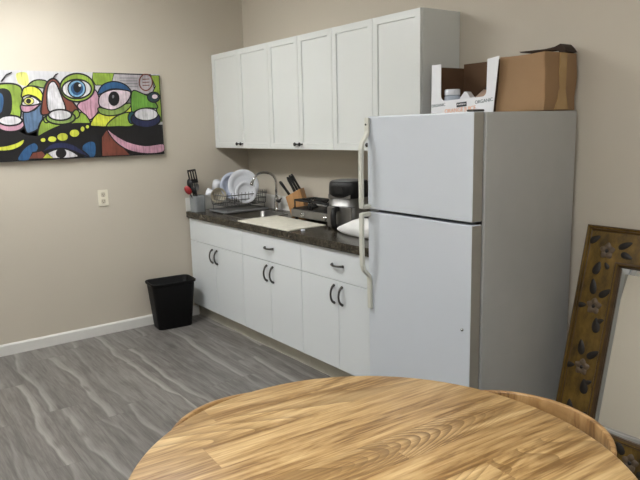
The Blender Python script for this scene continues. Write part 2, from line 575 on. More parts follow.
def copy_tree(o, parent=None):
    c = o.copy()
    COL.objects.link(c)
    if parent is not None:
        c.parent = parent
    for ch in list(o.children):
        copy_tree(ch, c)
    return c

def lettering(name, text, size, mat, parent, loc, rot, tilt=0.0, extrude=0.0004):
    cu = bpy.data.curves.new(name, 'FONT')
    cu.body = text
    cu.size = size
    cu.extrude = extrude
    cu.align_x = 'CENTER'
    cu.align_y = 'CENTER'
    tmp = bpy.data.objects.new(name, cu)
    COL.objects.link(tmp)
    bpy.context.view_layer.update()
    me = bpy.data.meshes.new_from_object(tmp.evaluated_get(bpy.context.evaluated_depsgraph_get()))
    bpy.data.objects.remove(tmp)
    bpy.data.curves.remove(cu)
    me.name = name
    me.materials.clear()
    me.materials.append(MAT[mat])
    o = bpy.data.objects.new(name, me)
    COL.objects.link(o)
    o.parent = parent
    o.location = loc
    o.rotation_euler = rot
    return o

# ================================================================== room shell
RX, RY = 6.4, -5.8
def struct(name, bm, m):
    o = obj(name, bm, m)
    o['kind'] = 'structure'
    return o
bm = B(); box(bm, -0.15, RX + 0.15, RY - 0.15, 0.15, -0.12, 0.0); struct('floor', bm, 'floor')
bm = B(); box(bm, -0.15, RX + 0.15, RY - 0.15, 0.15, CEIL, CEIL + 0.12); struct('ceiling', bm, 'ceiling')
bm = B(); box(bm, 0.0, RX, 0.0, 0.12, 0.0, CEIL); struct('wall_back', bm, 'wall')
bm = B(); box(bm, -0.12, 0.0, RY, 0.12, 0.0, CEIL); struct('wall_left', bm, 'wall')
bm = B(); box(bm, RX, RX + 0.12, RY, 0.12, 0.0, CEIL); struct('wall_right', bm, 'wall')
bm = B(); box(bm, -0.12, RX + 0.12, RY - 0.12, RY, 0.0, CEIL); struct('wall_front', bm, 'wall')
def baseboard(name, a, b):
    bm = B()
    if a[0] == b[0]:
        s = 1 if a[0] < 1 else -1
        prism(bm, [(a[0], 0.0), (a[0] + s * 0.015, 0.0), (a[0] + s * 0.015, 0.072), (a[0] + s * 0.008, 0.084), (a[0], 0.084)], a[1], b[1], 'y')
    else:
        s = -1 if a[1] > -1 else 1
        prism(bm, [(a[1], 0.0), (a[1] + s * 0.015, 0.0), (a[1] + s * 0.015, 0.072), (a[1] + s * 0.008, 0.084), (a[1], 0.084)], a[0], b[0], 'x')
    struct(name, bm, 'trim')
baseboard('baseboard_left', (0.0, RY), (0.0, -0.57))
baseboard('baseboard_back', (2.385, 0.0), (RX, 0.0))
baseboard('baseboard_front', (0.0, RY), (RX, RY))
baseboard('baseboard_right', (RX, RY), (RX, 0.0))

# ================================================================== ceiling fixtures
TLAB = ['wraparound ceiling light nearest the left wall and the sink corner',
        'unseen wraparound ceiling light added over the empty front half of the room',
        'wraparound ceiling light above the round wooden table']
for i, (lx, ly, lr, ls) in enumerate(FIXTURES):
    t = thing('ceiling_light', TLAB[i], 'ceiling light', (lx, ly, CEIL), lr, 'ceiling lights')
    bm = B(); box(bm, -0.60, 0.60, -0.07, 0.07, -0.035, -0.001)
    for s in (-1, 1):
        box(bm, s * 0.612 - 0.012, s * 0.612 + 0.012, -0.125, 0.125, -0.095, -0.001)
    obj('housing', bm, 'trim', t)
    bm = B(); prism(bm, [(-0.12, -0.036), (-0.115, -0.065), (-0.085, -0.088), (0.085, -0.088), (0.115, -0.065), (0.12, -0.036)], -0.598, 0.598, 'x')
    obj('diffuser', bm, 'diffuser%d' % i, t)

# ================================================================== base cabinets
YF = -0.616          # door plane
CT = 0.914           # counter top
edges = [0.0175, 0.880, 1.6254, 2.380]
def bow_handle(parent, c, length, vertical, name='handle'):
    """bowed metal pull with flared feet"""
    bm = B()
    pts, rs = [], []
    n = 12
    for i in range(n + 1):
        s = -1 + 2 * i / n
        out = 0.030 * (1 - s * s) ** 0.6 if abs(s) < 1 else 0.0
        d = s * length / 2
        pts.append((c[0], c[1] - out - 0.001, c[2] + d) if vertical else (c[0] + d, c[1] - out - 0.001, c[2]))
        rs.append(0.0062 + 0.0026 * abs(s) ** 4)
    tube(bm, pts, rs, 10)
    return obj(name, bm, 'handle', parent)
def slab_door(name, x0, x1, z0, z1, parent):
    bm = B()
    box(bm, x0, x1, YF, YF + 0.018, z0, z1)
    return obj(name, bm, 'gloss_white', parent, bevel=0.0015)
BL = ['glossy white sink base cabinet in the corner, its drawer front without a pull',
      'middle glossy white base cabinet under the dish mat, between the other two',
      'glossy white base cabinet right beside the refrigerator']
for i in range(3):
    x0, x1 = edges[i], edges[i + 1]
    t = thing('base_cabinet', BL[i], 'cabinet', ((x0 + x1) / 2, -0.3, 0), 0, 'glossy white base cabinets')
    ox, oy = (x0 + x1) / 2, -0.3
    def loc(o):
        o.location = (-ox, -oy, 0)
        return o
    bm = B()
    zt = 0.70 if i == 0 else 0.860
    box(bm, x0 + 0.001, x1 - 0.001, -0.597, -0.003, 0.113, zt)
    if i == 0:   # rails that close the sink cabinet above the bowl
        box(bm, x0 + 0.001, x1 - 0.001, -0.597, -0.58, zt, 0.860)
        box(bm, x0 + 0.001, x0 + 0.019, -0.58, -0.003, zt, 0.860)
        box(bm, x1 - 0.019, x1 - 0.001, -0.58, -0.003, zt, 0.860)
    loc(obj('body', bm, 'carcass', t))
    bm = B(); box(bm, x0 + 0.001, x1 - 0.001, -0.559, -0.04, 0.0, 0.1125)
    loc(obj('toe_kick', bm, 'kick', t, label='grey toe kick board'))
    d = loc(slab_door('drawer_front' if i == 0 else 'drawer', x0 + 0.0015, x1 - 0.0015, 0.6735, 0.858, t))
    if i:
        bow_handle(d, ((x0 + x1) / 2, YF, 0.768), 0.105, False)
    xm = (x0 + x1) / 2
    for s in (-1, 1):
        a, b = (x0 + 0.0015, xm - 0.0015) if s < 0 else (xm + 0.0015, x1 - 0.0015)
        d = loc(slab_door('door', a, b, 0.1135, 0.6700, t))
        bow_handle(d, (xm + s * 0.038, YF, 0.585), 0.112, True)

# ================================================================== countertop, backsplash, sink, faucet
ct = thing('countertop', 'dark brown speckled stone countertop running over the base cabinets', 'countertop', (1.2, -0.32, 0.862))
SX0, SX1, SY0, SY1 = 0.42, 0.82, -0.535, -0.125
def rel(o, t):
    o.location = (-t.location.x, -t.location.y, -t.location.z)
    return o
bm = B()
outer = [(0.002, -0.0135), (2.395, -0.0135), (2.395, -0.636), (0.002, -0.636)]
hole = rrect(SX0 + 0.012, SX1 - 0.012, SY0 + 0.012, SY1 - 0.012, 0.04)
def ring_slab(bm, outer, hole, z0, z1):
    """slab with a hole: fill made by triangulating edge loops"""
    for z in (z0, z1):
        es = []
        for loop in (outer, hole):
            vs = [bm.verts.new((x, y, z)) for x, y in loop]
            es += [bm.edges.new((vs[k], vs[(k + 1) % len(vs)])) for k in range(len(vs))]
        bmesh.ops.triangle_fill(bm, edges=es, use_beauty=True)
    for loop in (outer, hole):
        n = len(loop)
        for k in range(n):
            p, q = loop[k], loop[(k + 1) % n]
            bm.faces.new([bm.verts.new((p[0], p[1], z0)), bm.verts.new((q[0], q[1], z0)), bm.verts.new((q[0], q[1], z1)), bm.verts.new((p[0], p[1], z1))])
    bmesh.ops.remove_doubles(bm, verts=bm.verts, dist=1e-5)
ring_slab(bm, outer, hole, 0.8625, CT)
rel(obj('slab', bm, 'granite', ct, bevel=0.006, seg=3), ct)
bm = B(); box(bm, 0.013, 2.395, -0.0132, -0.001, 0.8625, CT + 0.115)
rel(obj('backsplash', bm, 'trim', ct, bevel=0.003, label='low white backsplash along the back wall'), ct)
bm = B(); box(bm, 0.0015, 0.0125, -0.636, -0.001, CT + 0.0005, CT + 0.115)
rel(obj('backsplash', bm, 'trim', ct, bevel=0.003, label='low white side splash on the left wall'), ct)

sk = thing('sink', 'stainless steel drop-in sink set into the dark countertop', 'sink', (0.62, -0.33, CT))
bm = B()
L = []
for (g, z) in ((0.0, 0.0005), (0.0, 0.004), (0.016, 0.004), (0.026, -0.004), (0.034, -0.15), (0.06, -0.178), (0.15, -0.182)):
    L.append([(x, y, CT + z) for x, y in rrect(SX0 + g, SX1 - g, SY0 + g, SY1 - g, max(0.012, 0.055 - g * 0.3), 6)])
loft(bm, L, cap0=False)
rel(obj('basin', bm, 'sink_steel', sk), sk)
bm = B(); lathe(bm, [(0.0, 0.0), (0.018, 0.001), (0.036, 0.004), (0.042, 0.0015), (0.042, 0.0)], (0.62, -0.33, CT - 0.182), 24)
rel(obj('drain', bm, 'chrome', sk), sk)

fx, fy = 0.545, -0.072
fc = thing('faucet', 'tall chrome gooseneck faucet behind the sink', 'faucet', (fx, fy, CT))
bm = B(); lathe(bm, [(0.0, 0.0005), (0.028, 0.0005), (0.028, 0.006), (0.022, 0.02), (0.020, 0.05), (0.020, 0.10), (0.014, 0.115), (0.0, 0.115)], (0, 0, 0), 24)
obj('base', bm, 'chrome', fc)
bm = B()
pts = [(0, 0, 0.10), (0, 0, 0.20), (0, 0, 0.235)]
for k in range(1, 13):
    t = PI * k / 12 * 0.86
    pts.append((-0.02 * (1 - math.cos(t)), -0.10 * (1 - math.cos(t)), 0.235 + 0.085 * math.sin(t)))
e = pts[-1]
pts += [(e[0] - 0.003, e[1] - 0.012, e[2] - 0.022)]
tube(bm, pts, 0.0105, 14)
sp = obj('spout', bm, 'chrome', fc)
bm = B()
tube(bm, [(e[0] - 0.003, e[1] - 0.012, e[2] - 0.02), (e[0] - 0.005, e[1] - 0.022, e[2] - 0.05)], [0.0125, 0.0145], 14)
obj('spray_head', bm, 'chrome', sp)
bm = B(); tube(bm, [(0.0, 0, 0.083), (0.045, -0.004, 0.083)], [0.016, 0.015], 14); tube(bm, [(0.04, -0.004, 0.086), (0.085, -0.012, 0.106)], [0.007, 0.006], 10)
obj('lever', bm, 'handle', fc)

# ================================================================== wall cabinets
UE = [0.003, 0.868, 1.616, 2.386]
ZB, ZT, YU = 1.434, 2.206, -0.3234
def shaker(x0, x1, z0, z1, parent):
    bm = B()
    vs, fs = box(bm, x0, x1, YU, YU + 0.019, z0, z1)
    bm.normal_update()
    bmesh.ops.recalc_face_normals(bm, faces=bm.faces)
    front = [f for f in fs if all(abs(v.co.y - YU) < 1e-6 for v in f.verts)][0]
    bmesh.ops.inset_individual(bm, faces=[front], thickness=0.058, depth=0)
    r = bmesh.ops.inset_individual(bm, faces=[front], thickness=0.003, depth=0)
    for v in front.verts:
        v.co.y += 0.009
    return obj('door', bm, 'matte_white', parent, bevel=0.0012)
UL = ['white shaker wall cabinet in the corner above the sink', 'middle white shaker wall cabinet of the row above the counter',
      'white shaker wall cabinet at the right end, partly behind the refrigerator']
for i in range(3):
    x0, x1 = UE[i], UE[i + 1]
    xm = (x0 + x1) / 2
    t = thing('wall_cabinet', UL[i], 'cabinet', (xm, -0.16, ZB), 0, 'white shaker wall cabinets')
    bm = B(); box(bm, x0 + 0.001, x1 - 0.001, YU + 0.0215, -0.002, ZB, ZT)
    rel(obj('carcass', bm, 'matte_white', t, bevel=0.001), t)
    for s in (-1, 1):
        a, b = (x0 + 0.0015, xm - 0.0015) if s < 0 else (xm + 0.0015, x1 - 0.0015)
        d = rel(shaker(a, b, ZB + 0.0005, ZT - 0.002, t), t)
        bm = B()
        lathe(bm, [(0.0, 0.0), (0.006, 0.0), (0.005, 0.012), (0.009, 0.018), (0.0135, 0.022), (0.0135, 0.027), (0.009, 0.031), (0.0, 0.032)], (0, 0, 0), 20,
              mat=Matrix.Translation((xm + s * 0.029, YU, ZB + 0.036)) @ Matrix.Rotation(PI / 2, 4, 'X'))
        obj('knob', bm, 'knob', d, label='small black knob')

# ================================================================== refrigerator
FX0, FX1, FH = 2.4490, 3.1451, 1.631
fr = thing('refrigerator', 'white top-freezer refrigerator at the end of the counter', 'refrigerator', (FX1, -0.0416, 0), -0.03456)
ax, ay = FX1, -0.0416
def FB(x0, x1, y0, y1, z0, z1, bm=None):
    bm = bm or B()
    box(bm, x0 - ax, x1 - ax, y0 - ay, y1 - ay, z0, z1)
    return bm
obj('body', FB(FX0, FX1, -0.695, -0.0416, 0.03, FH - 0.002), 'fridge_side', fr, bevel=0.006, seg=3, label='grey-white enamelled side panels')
obj('gasket', FB(FX0 + 0.012, FX1 - 0.014, -0.708, -0.6952, 0.10, FH - 0.012), 'gasket', fr, label='dark door gasket')
ZS = 1.152
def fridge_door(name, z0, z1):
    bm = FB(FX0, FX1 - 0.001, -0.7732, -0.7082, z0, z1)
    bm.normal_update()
    for f in bm.faces:   # hinge-side edge, its shade painted in as a darker colour
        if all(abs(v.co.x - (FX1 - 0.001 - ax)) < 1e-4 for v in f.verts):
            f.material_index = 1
    o = obj(name, bm, ['fridge', 'fridge_edge_shaded'], fr, bevel=0.005, seg=3)
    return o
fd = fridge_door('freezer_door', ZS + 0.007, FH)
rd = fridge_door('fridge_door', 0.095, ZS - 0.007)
obj('grille', FB(FX0 + 0.02, FX1 - 0.02, -0.74, -0.6955, 0.012, 0.088), 'gasket', fr)
obj('hinge_cap', FB(FX1 - 0.050, FX1 - 0.006, -0.765, -0.700, FH + 0.0005, FH + 0.010), 'gasket', fr, bevel=0.004, label='grey top hinge cover')
for x in (FX0 + 0.05, FX1 - 0.05):
    for y in (-0.66, -0.1):
        bm = B()
        lathe(bm, [(0.0, 0.0), (0.02, 0.0), (0.02, 0.012), (0.01, 0.029), (0.0, 0.029)], (x - ax, y - ay, 0), 16)
        obj('levelling_foot', bm, 'black', fr)
HY = -0.7732 - ay
hx = FX0 + 0.010 - ax
bm = B()
sweep_rect(bm, [(hx, HY - 0.008, FH - 0.006), (hx, HY - 0.010, FH - 0.075), (hx, HY - 0.016, FH - 0.095), (hx, HY - 0.042, FH - 0.130), (hx, HY - 0.050, FH - 0.155),
                (hx, HY - 0.052, FH - 0.25), (hx, HY - 0.052, ZS + 0.05), (hx, HY - 0.050, ZS + 0.012)], 0.030, 0.016, (1, 0, 0))
sweep_rect(bm, [(hx, HY - 0.045, ZS + 0.020), (hx, HY + 0.002, ZS + 0.020)], 0.030, 0.022, (1, 0, 0))
h = obj('handle', bm, 'cream', fd, bevel=0.005, seg=3, label='cream plastic freezer handle')
bm = B(); lathe(bm, [(0.0, 0.0), (0.005, 0.0), (0.005, 0.003), (0.0, 0.004)], (0, 0, 0), 12, mat=Matrix.Translation((hx, HY - 0.0175, FH - 0.040)) @ Matrix.Rotation(PI / 2, 4, 'X'))
obj('screw', bm, 'gasket', h)
bm = B()
sweep_rect(bm, [(hx, HY - 0.050, ZS - 0.012), (hx, HY - 0.052, ZS - 0.05), (hx, HY - 0.052, ZS - 0.18), (hx, HY - 0.050, ZS - 0.285), (hx + 0.002, HY - 0.042, ZS - 0.315), (hx + 0.008, HY - 0.014, ZS - 0.345),
                (hx + 0.010, HY - 0.010, ZS - 0.37), (hx + 0.010, HY - 0.008, ZS - 0.525)], 0.030, 0.016, (1, 0, 0))
sweep_rect(bm, [(hx, HY - 0.045, ZS - 0.020), (hx, HY + 0.002, ZS - 0.020)], 0.030, 0.022, (1, 0, 0))
obj('handle', bm, 'cream', rd, bevel=0.005, seg=3, label='cream plastic fridge handle')
bm = B(); lathe(bm, [(0.0, 0.0), (0.007, 0.0), (0.006, 0.006), (0.0, 0.007)], (0, 0, 0), 14, mat=Matrix.Translation((3.100 - ax, HY, 0.668)) @ Matrix.Rotation(PI / 2, 4, 'X'))
obj('button', bm, 'chrome', rd, label='small metal button low on the door')

# ================================================================== boxes on the refrigerator
FT = FH + 0.0005
jb = thing('juice_box', 'white open cardboard carton printed ORANGE JUICE on the refrigerator', 'box', (2.67, -0.2, FT))
jx0, jx1, jy0, jy1, jh = -0.196, 0.186, -0.13, 0.13, 0.262
bm = B()   # brown inside: floor, back and side walls
box(bm, jx0 + 0.0035, jx1 - 0.0035, jy0 + 0.0045, jy1 - 0.0035, 0.0, 0.004)
box(bm, jx0 + 0.0035, jx1 - 0.0035, jy1 - 0.0035, jy1, 0.0, jh + 0.012)
box(bm, jx0, jx0 + 0.0033, jy0 + 0.0045, jy1, 0.0, jh - 0.010)
box(bm, jx1 - 0.0033, jx1, jy0 + 0.0045, jy1, 0.0, jh - 0.004)
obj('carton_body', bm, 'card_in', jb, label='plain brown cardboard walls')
bm = B()   # white front with a deep rounded notch
cl, cr, cb = -0.130, 0.165 - 0.001, 0.072
n = 5
poly = [(jx0, 0.0), (0.205, 0.0), (0.233, jh + 0.004), (0.166, jh - 0.004)]
arc = []
r = 0.026
for k in range(n + 1):
    a = -PI / 2 * k / n
    arc.append((cr - r + r * math.cos(a), cb + 0.008 + r + r * math.sin(a)))
for k in range(n + 1):
    a = -PI / 2 - PI / 2 * k / n
    arc.append((cl + r + r * math.cos(a), cb + r + r * math.sin(a)))
poly += arc + [(cl, jh - 0.002), (jx0 + 0.002, jh)]
# front panel is bent out a little at its right, as in a sagging carton
vs = prism(bm, poly, jy0, jy0 + 0.004, 'y')
obj('front_panel', bm, 'card_white', jb, label='white printed front with a deep rounded notch')
bm = B()
box(bm, -0.022, 0.043, jy0 - 0.0008, jy0 - 0.0001, 0.036, 0.059, rot=Matrix.Rotation(-0.06, 3, 'Y'), piv=(0.01, jy0, 0.047))
pl = obj('logo_plate', bm, 'black_ink', jb, label='small black printed logo bar')
bm = B()
for (a, b, c, d) in ((-0.016, -0.010, 0.044, 0.052), (-0.006, 0.001, 0.045, 0.051), (0.004, 0.010, 0.045, 0.053), (0.013, 0.021, 0.046, 0.052), (0.024, 0.029, 0.046, 0.053), (0.031, 0.037, 0.047, 0.052)):
    box(bm, a, b, jy0 - 0.0013, jy0 - 0.0009, c, d)
obj('logo_marks', bm, 'white_ink', pl)
RF = (PI / 2, 0, 0)
lettering('lettering', 'ORGANIC', 0.021, 'dark_ink', jb, (-0.146, jy0 - 0.0006, 0.049), (PI / 2, -0.06, 0))['label'] = 'small dark word ORGANIC at the left'
lettering('lettering', 'ORANGE JUICE', 0.030, 'orange_ink', jb, (0.0, jy0 - 0.0006, 0.021), (PI / 2, -0.06, 0))['label'] = 'orange words ORANGE JUICE'
lettering('lettering', 'ORGANIC', 0.024, 'dark_ink', jb, (0.150, jy0 - 0.0006, 0.058), (PI / 2, -0.10, 0))['label'] = 'dark word ORGANIC at the right'
# things standing in the carton
c = thing('jar', 'small white and silver jar at the left inside the white juice carton', 'jar', (2.573, -0.277, FT + 0.0045))
bm = B(); lathe(bm, [(0.0, 0.0), (0.040, 0.0), (0.042, 0.004), (0.042, 0.085), (0.036, 0.095), (0.0, 0.095)], seg=28); obj('body', bm, 'blue_ink', c)
bm = B(); lathe(bm, [(0.0, 0.0955), (0.040, 0.0955), (0.041, 0.098), (0.041, 0.122), (0.038, 0.126), (0.0, 0.126)], seg=28); obj('lid', bm, 'ceramic', c)
bm = B()
lp = []
for z, w, d in ((0.0, 0.042, 0.030), (0.06, 0.042, 0.030), (0.108, 0.006, 0.028)):
    lp.append([(-w + 0.006, -d, z), (w + 0.006, -d, z), (w + 0.006, d, z), (-w + 0.006, d, z)])
loft(bm, lp, smooth=False)
o = obj('milk_carton', bm, 'card_white', None, bevel=0.003)
o.location = (2.668, -0.278, FT + 0.0045); o.rotation_euler = (0, 0, 0.25)
tag(o, 'white gable-topped carton beside the jar in the juice carton', 'carton')
bm = B()
lathe(bm, [(0.0, 0.0), (0.034, 0.0), (0.037, 0.006), (0.037, 0.09), (0.028, 0.104), (0.022, 0.118), (0.022, 0.128), (0.0, 0.128)], seg=24)
o = obj('bottle', bm, 'black'); o.location = (2.722, -0.160, FT + 0.0045)
tag(o, 'dark bottle in the middle inside the white juice carton', 'bottle')
bm = B()
bmesh.ops.create_icosphere(bm, subdivisions=3, radius=1.0)
for v in bm.verts:
    p = v.co.copy()
    k = 1 + 0.16 * noise.noise(p * 2.2) + 0.06 * noise.noise(p * 6)
    v.co = Vector((p.x * 0.055 * k, p.y * 0.060 * k, max(-0.05, p.z * 0.058 * k)))
for f in bm.faces: f.smooth = True
o = obj('snack_bag', bm, 'pinkish'); o.location = (2.785, -0.265, FT + 0.0045 + 0.05 + 0.003)
tag(o, 'crumpled mauve bag at the right inside the white juice carton', 'bag')

# brown box
bb = thing('cardboard_box', 'brown taped cardboard box on the right end of the refrigerator top', 'box', (3.0, -0.17, FT))
bm = B()
# slightly crushed carton: lattice of the six sides with dents
N = 8
def crush(p, k):
    q = Vector(p)
    d = noise.noise(q * 6.0 + Vector((3.1, 7.7, 1.3))) * 0.006 + noise.noise(q * 14 + Vector((9, 2, 4))) * 0.002
    return d
x0, x1, y0, y1, hz = -0.134, 0.133, -0.130, 0.132, 0.262
bmesh.ops.create_cube(bm, size=1.0)
bmesh.ops.subdivide_edges(bm, edges=bm.edges, cuts=N, use_grid_fill=True)
for v in bm.verts:
    u, w, z = v.co.x + 0.5, v.co.y + 0.5, v.co.z + 0.5
    x = x0 + (x1 - x0) * u + 0.020 * z * (1 - u) + 0.004 * math.sin(z * 5) * u
    y = y0 + (y1 - y0) * w
    zz = hz * z
    p = Vector((x, y, zz))
    d = crush(p, 1)
    if u > 0.99 and 0.3 < z: x += d
    if u > 0.99:   # soft dent in the taped end, lower back
        x -= 0.014 * math.exp(-((w - 0.9) ** 2 / 0.05 + (z - 0.25) ** 2 / 0.05))
    if w < 0.01: y += d
    if z > 0.99: zz += -0.004 * math.sin(PI * u) * (1 - w) + 0.003 * u
    v.co = (x, y, zz)
for f in bm.faces: f.smooth = True
obj('carton_body', bm, 'card', bb, bevel=0.003)
bm = B()   # clear tape over the end seam
for k, (w, za, zb, half) in enumerate(((0.35, 0.05, 0.238, 0.026),)):
    yy = y0 + (y1 - y0) * 0.52
    prism(bm, [(yy - half, 0.110), (yy + half, 0.100), (yy + half * 1.05, hz + 0.001), (yy - half * 1.05, hz + 0.001)], x1 + 0.001, x1 + 0.0065, 'x')
    prism(bm, [(yy - 0.052, 0.004), (yy + 0.052, 0.004), (yy + 0.020, 0.112), (yy - 0.020, 0.112)], x1 - 0.002, x1 + 0.0058, 'x')
obj('tape', bm, 'tape', bb, label='shiny tan packing tape on the end seam')
bm = B()   # two flaps standing open at the back and a bent front flap
def flap(p, q, up, th=0.004):
    p, q, up = Vector(p), Vector(q), Vector(up)
    nrm = (q - p).cross(up).normalized() * th
    vs = [bm.verts.new(a) for a in (p, q, q + up, p + up, p + nrm, q + nrm, q + up + nrm, p + up + nrm)]
    for f in ((0, 1, 2, 3), (4, 7, 6, 5), (0, 4, 5, 1), (1, 5, 6, 2), (2, 6, 7, 3), (3, 7, 4, 0)):
        bm.faces.new([vs[i] for i in f])
prism(bm, [(-0.125, 0.296), (0.02, 0.293), (0.070, 0.298), (0.100, 0.309), (0.118, 0.292), (0.134, 0.270), (0.098, 0.267), (0.085, 0.284), (0.04, 0.286), (-0.115, 0.290)], 0.035, 0.125, 'y')
obj('flap', bm, 'card_shaded', bb, label='dark creased flap folded up on top')

# ================================================================== things on the counter
CZ = CT + 0.0006
# dish mat
bm = B()
mc = [(0.842, -0.622), (0.825, -0.262), (1.478, -0.292), (1.500, -0.618)]
nx, ny = 36, 18
grid = []
for j in range(ny + 1):
    row = []
    for i in range(nx + 1):
        u, v = i / nx, j / ny
        p = (1 - u) * (1 - v) * Vector(mc[0]) + (1 - u) * v * Vector(mc[1]) + u * v * Vector(mc[2]) + u * (1 - v) * Vector(mc[3])
        wob = 0.006 * noise.noise(Vector((u * 7, v * 5, 0.3)))
        z = 0.006 + 0.005 * max(0, noise.noise(Vector((u * 9, v * 4, 2.0)))) + 0.002 * noise.noise(Vector((u * 30, v * 20, 5)))
        row.append((p.x + wob, p.y + wob * 0.6, z))
    grid.append(row)
top = [[bm.verts.new((p[0], p[1], CZ + p[2])) for p in r] for r in grid]
bot = [[bm.verts.new((p[0], p[1], CZ)) for p in r] for r in grid]
for j in range(ny):
    for i in range(nx):
        f = bm.faces.new((top[j][i], top[j][i + 1], top[j + 1][i + 1], top[j + 1][i])); f.smooth = True
        bm.faces.new((bot[j][i], bot[j + 1][i], bot[j + 1][i + 1], bot[j][i + 1]))
def rim(a, b):
    for k in range(len(a) - 1):
        bm.faces.new((a[k], a[k + 1], b[k + 1], b[k]))
rim(top[0], bot[0]); rim(top[-1], bot[-1]); rim([r[0] for r in top], [r[0] for r in bot]); rim([r[-1] for r in top], [r[-1] for r in bot])
tag(obj('dish_mat', bm, 'mat'), 'cream cloth drying mat lying flat on the counter', 'mat')

# bottle cap
bm = B(); lathe(bm, [(0.0, 0.0), (0.015, 0.0), (0.016, 0.002), (0.015, 0.010), (0.012, 0.012), (0.0, 0.012)], (1.551, -0.539, CZ), 20)
tag(obj('stopper', bm, 'ceramic'), 'tiny white stopper lying on the bare counter right of the mat', 'stopper')

# dish rack
RX0, RX1, RY0, RY1 = 0.165, 0.455, -0.505, -0.085
dr = thing('dish_rack', 'wire dish rack with tray left of the sink', 'dish rack', ((RX0 + RX1) / 2, (RY0 + RY1) / 2, CT + 0.005))
bm = B()
Lp = []
for g, z in ((0.0, 0.0), (0.0, 0.016), (0.006, 0.016), (0.010, 0.006)):
    Lp.append([(x, y, CT + 0.005 + z) for x, y in rrect(RX0 + g, RX1 - g, RY0 + g, RY1 - g, 0.02)])
loft(bm, Lp)
rel(obj('drip_tray', bm, 'tray', dr, label='grey plastic drip tray'), dr)
bm = B()
zb = CT + 0.062
def loop_rect(z, g, r=0.0032):
    P = [(x, y, z) for x, y in rrect(RX0 + g, RX1 - g, RY0 + g, RY1 - g, 0.025, 4)]
    tube(bm, P, r, 6, closed=True)
loop_rect(zb, 0.02); loop_rect(zb + 0.045, 0.012); loop_rect(zb + 0.085, 0.006, 0.0042)
for k in range(12):
    y = RY0 + 0.03 + (RY1 - RY0 - 0.06) * k / 11
    for (xa, xb) in ((RX0 + 0.02, RX0 + 0.006), (RX1 - 0.02, RX1 - 0.006)):
        tube(bm, [(xa, y, zb), (xb, y, zb + 0.105)], 0.0022, 6)
    tube(bm, [(RX0 + 0.02, y, zb), (RX1 - 0.02, y, zb)], 0.0022, 6)
for k in range(9):
    x = RX0 + 0.03 + (RX1 - RX0 - 0.06) * k / 8
    for (ya, yb) in ((RY0 + 0.02, RY0 + 0.006), (RY1 - 0.02, RY1 - 0.006)):
        tube(bm, [(x, ya, zb), (x, yb, zb + 0.105)], 0.0022, 6)
for x in (RX0 + 0.03, RX1 - 0.03):
    for y in (RY0 + 0.03, RY1 - 0.03):
        tube(bm, [(x, y, zb), (x, y, CT + 0.0215 - 0.009)], 0.003, 6)
rel(obj('wire_basket', bm, 'rack_wire', dr, label='dark wire basket'), dr)
for y in (-0.21, -0.36):   # rows of plate prongs
    bm = B()
    tube(bm, [(RX0 + 0.02, y, zb + 0.004), (RX1 - 0.02, y, zb + 0.004)], 0.0026, 6)
    for k in range(7):
        x = RX0 + 0.05 + k * 0.032
        tube(bm, [(x, y, zb), (x + 0.004, y, zb + 0.055), (x + 0.01, y, zb + 0.06), (x + 0.014, y, zb + 0.054), (x + 0.018, y, zb)], 0.0022, 6)
    rel(obj('plate_prongs', bm, 'rack_wire', dr), dr)

def plate(name, R, loc, tilt, yawz, label, mat='ceramic', deep=0.0):
    bm = B()
    pr = [(0.0, 0.0), (R * 0.58, 0.0), (R * 0.62, 0.003), (R * 0.72, 0.010 + deep), (R * 0.98, 0.018 + deep), (R, 0.0205 + deep), (R * 0.985, 0.023 + deep), (R * 0.73, 0.016 + deep),
          (R * 0.63, 0.008), (R * 0.56, 0.005), (0.0, 0.005)]
    lathe(bm, pr, seg=40)
    o = obj(name, bm, mat)
    o.location = loc
    o.rotation_euler = (0, PI / 2 - tilt, yawz)
    return tag(o, label, 'plate' if name == 'plate' else 'bowl', 'white dishes in the dish rack')
plate('plate', 0.133, (0.352, -0.275, zb + 0.150), 0.16, -0.25, 'large white dinner plate leaning at the back of the dish rack')
plate('plate', 0.092, (0.416, -0.292, zb + 0.100), 0.16, -0.25, 'smaller white plate in front of the larger plate in the dish rack')
plate('bowl', 0.112, (0.258, -0.325, zb + 0.147), 0.10, -0.25, 'pale bluish shallow bowl on edge left of the plates in the dish rack', 'bluish_ceramic', 0.018)

def mug(loc, rot, label, mat, r=0.040, h=0.088):
    t = thing('mug', label, 'mug', loc, 0, None)
    t.rotation_euler = rot
    bm = B(); lathe(bm, [(0.0, 0.0), (r * 0.82, 0.0), (r * 0.9, 0.004), (r, h * 0.4), (r, h), (r - 0.004, h), (r - 0.005, h * 0.4), (r * 0.8, 0.007), (0.0, 0.006)], seg=28)
    obj('body', bm, mat, t)
    bm = B()
    tube(bm, [(r - 0.002, 0, h * 0.2), (r + 0.018, 0, h * 0.25), (r + 0.027, 0, h * 0.5), (r + 0.02, 0, h * 0.75), (r - 0.002, 0, h * 0.8)], 0.005, 8)
    obj('handle', bm, mat, t)
    return t
mug((0.196, -0.428, zb + 0.190), (PI + 0.35, 0.25, 0.8), 'white mug upside down beside the bluish bowl in the dish rack', 'ceramic', 0.038, 0.078)
bm = B(); lathe(bm, [(0.0, 0.0), (0.03, 0.0), (0.05, 0.018), (0.066, 0.045), (0.062, 0.046), (0.046, 0.022), (0.0, 0.006)], seg=32)
o = obj('bowl', bm, 'beige_ceramic'); o.location = (0.240, -0.452, zb + 0.085); o.rotation_euler = (0.55, 1.75, 0.2)
tag(o, 'beige bowl tipped over at the left of the dish rack', 'bowl')
bm = B(); lathe(bm, [(0.0, 0.0), (0.026, 0.0), (0.032, 0.07), (0.030, 0.07), (0.024, 0.005), (0.0, 0.005)], seg=24)
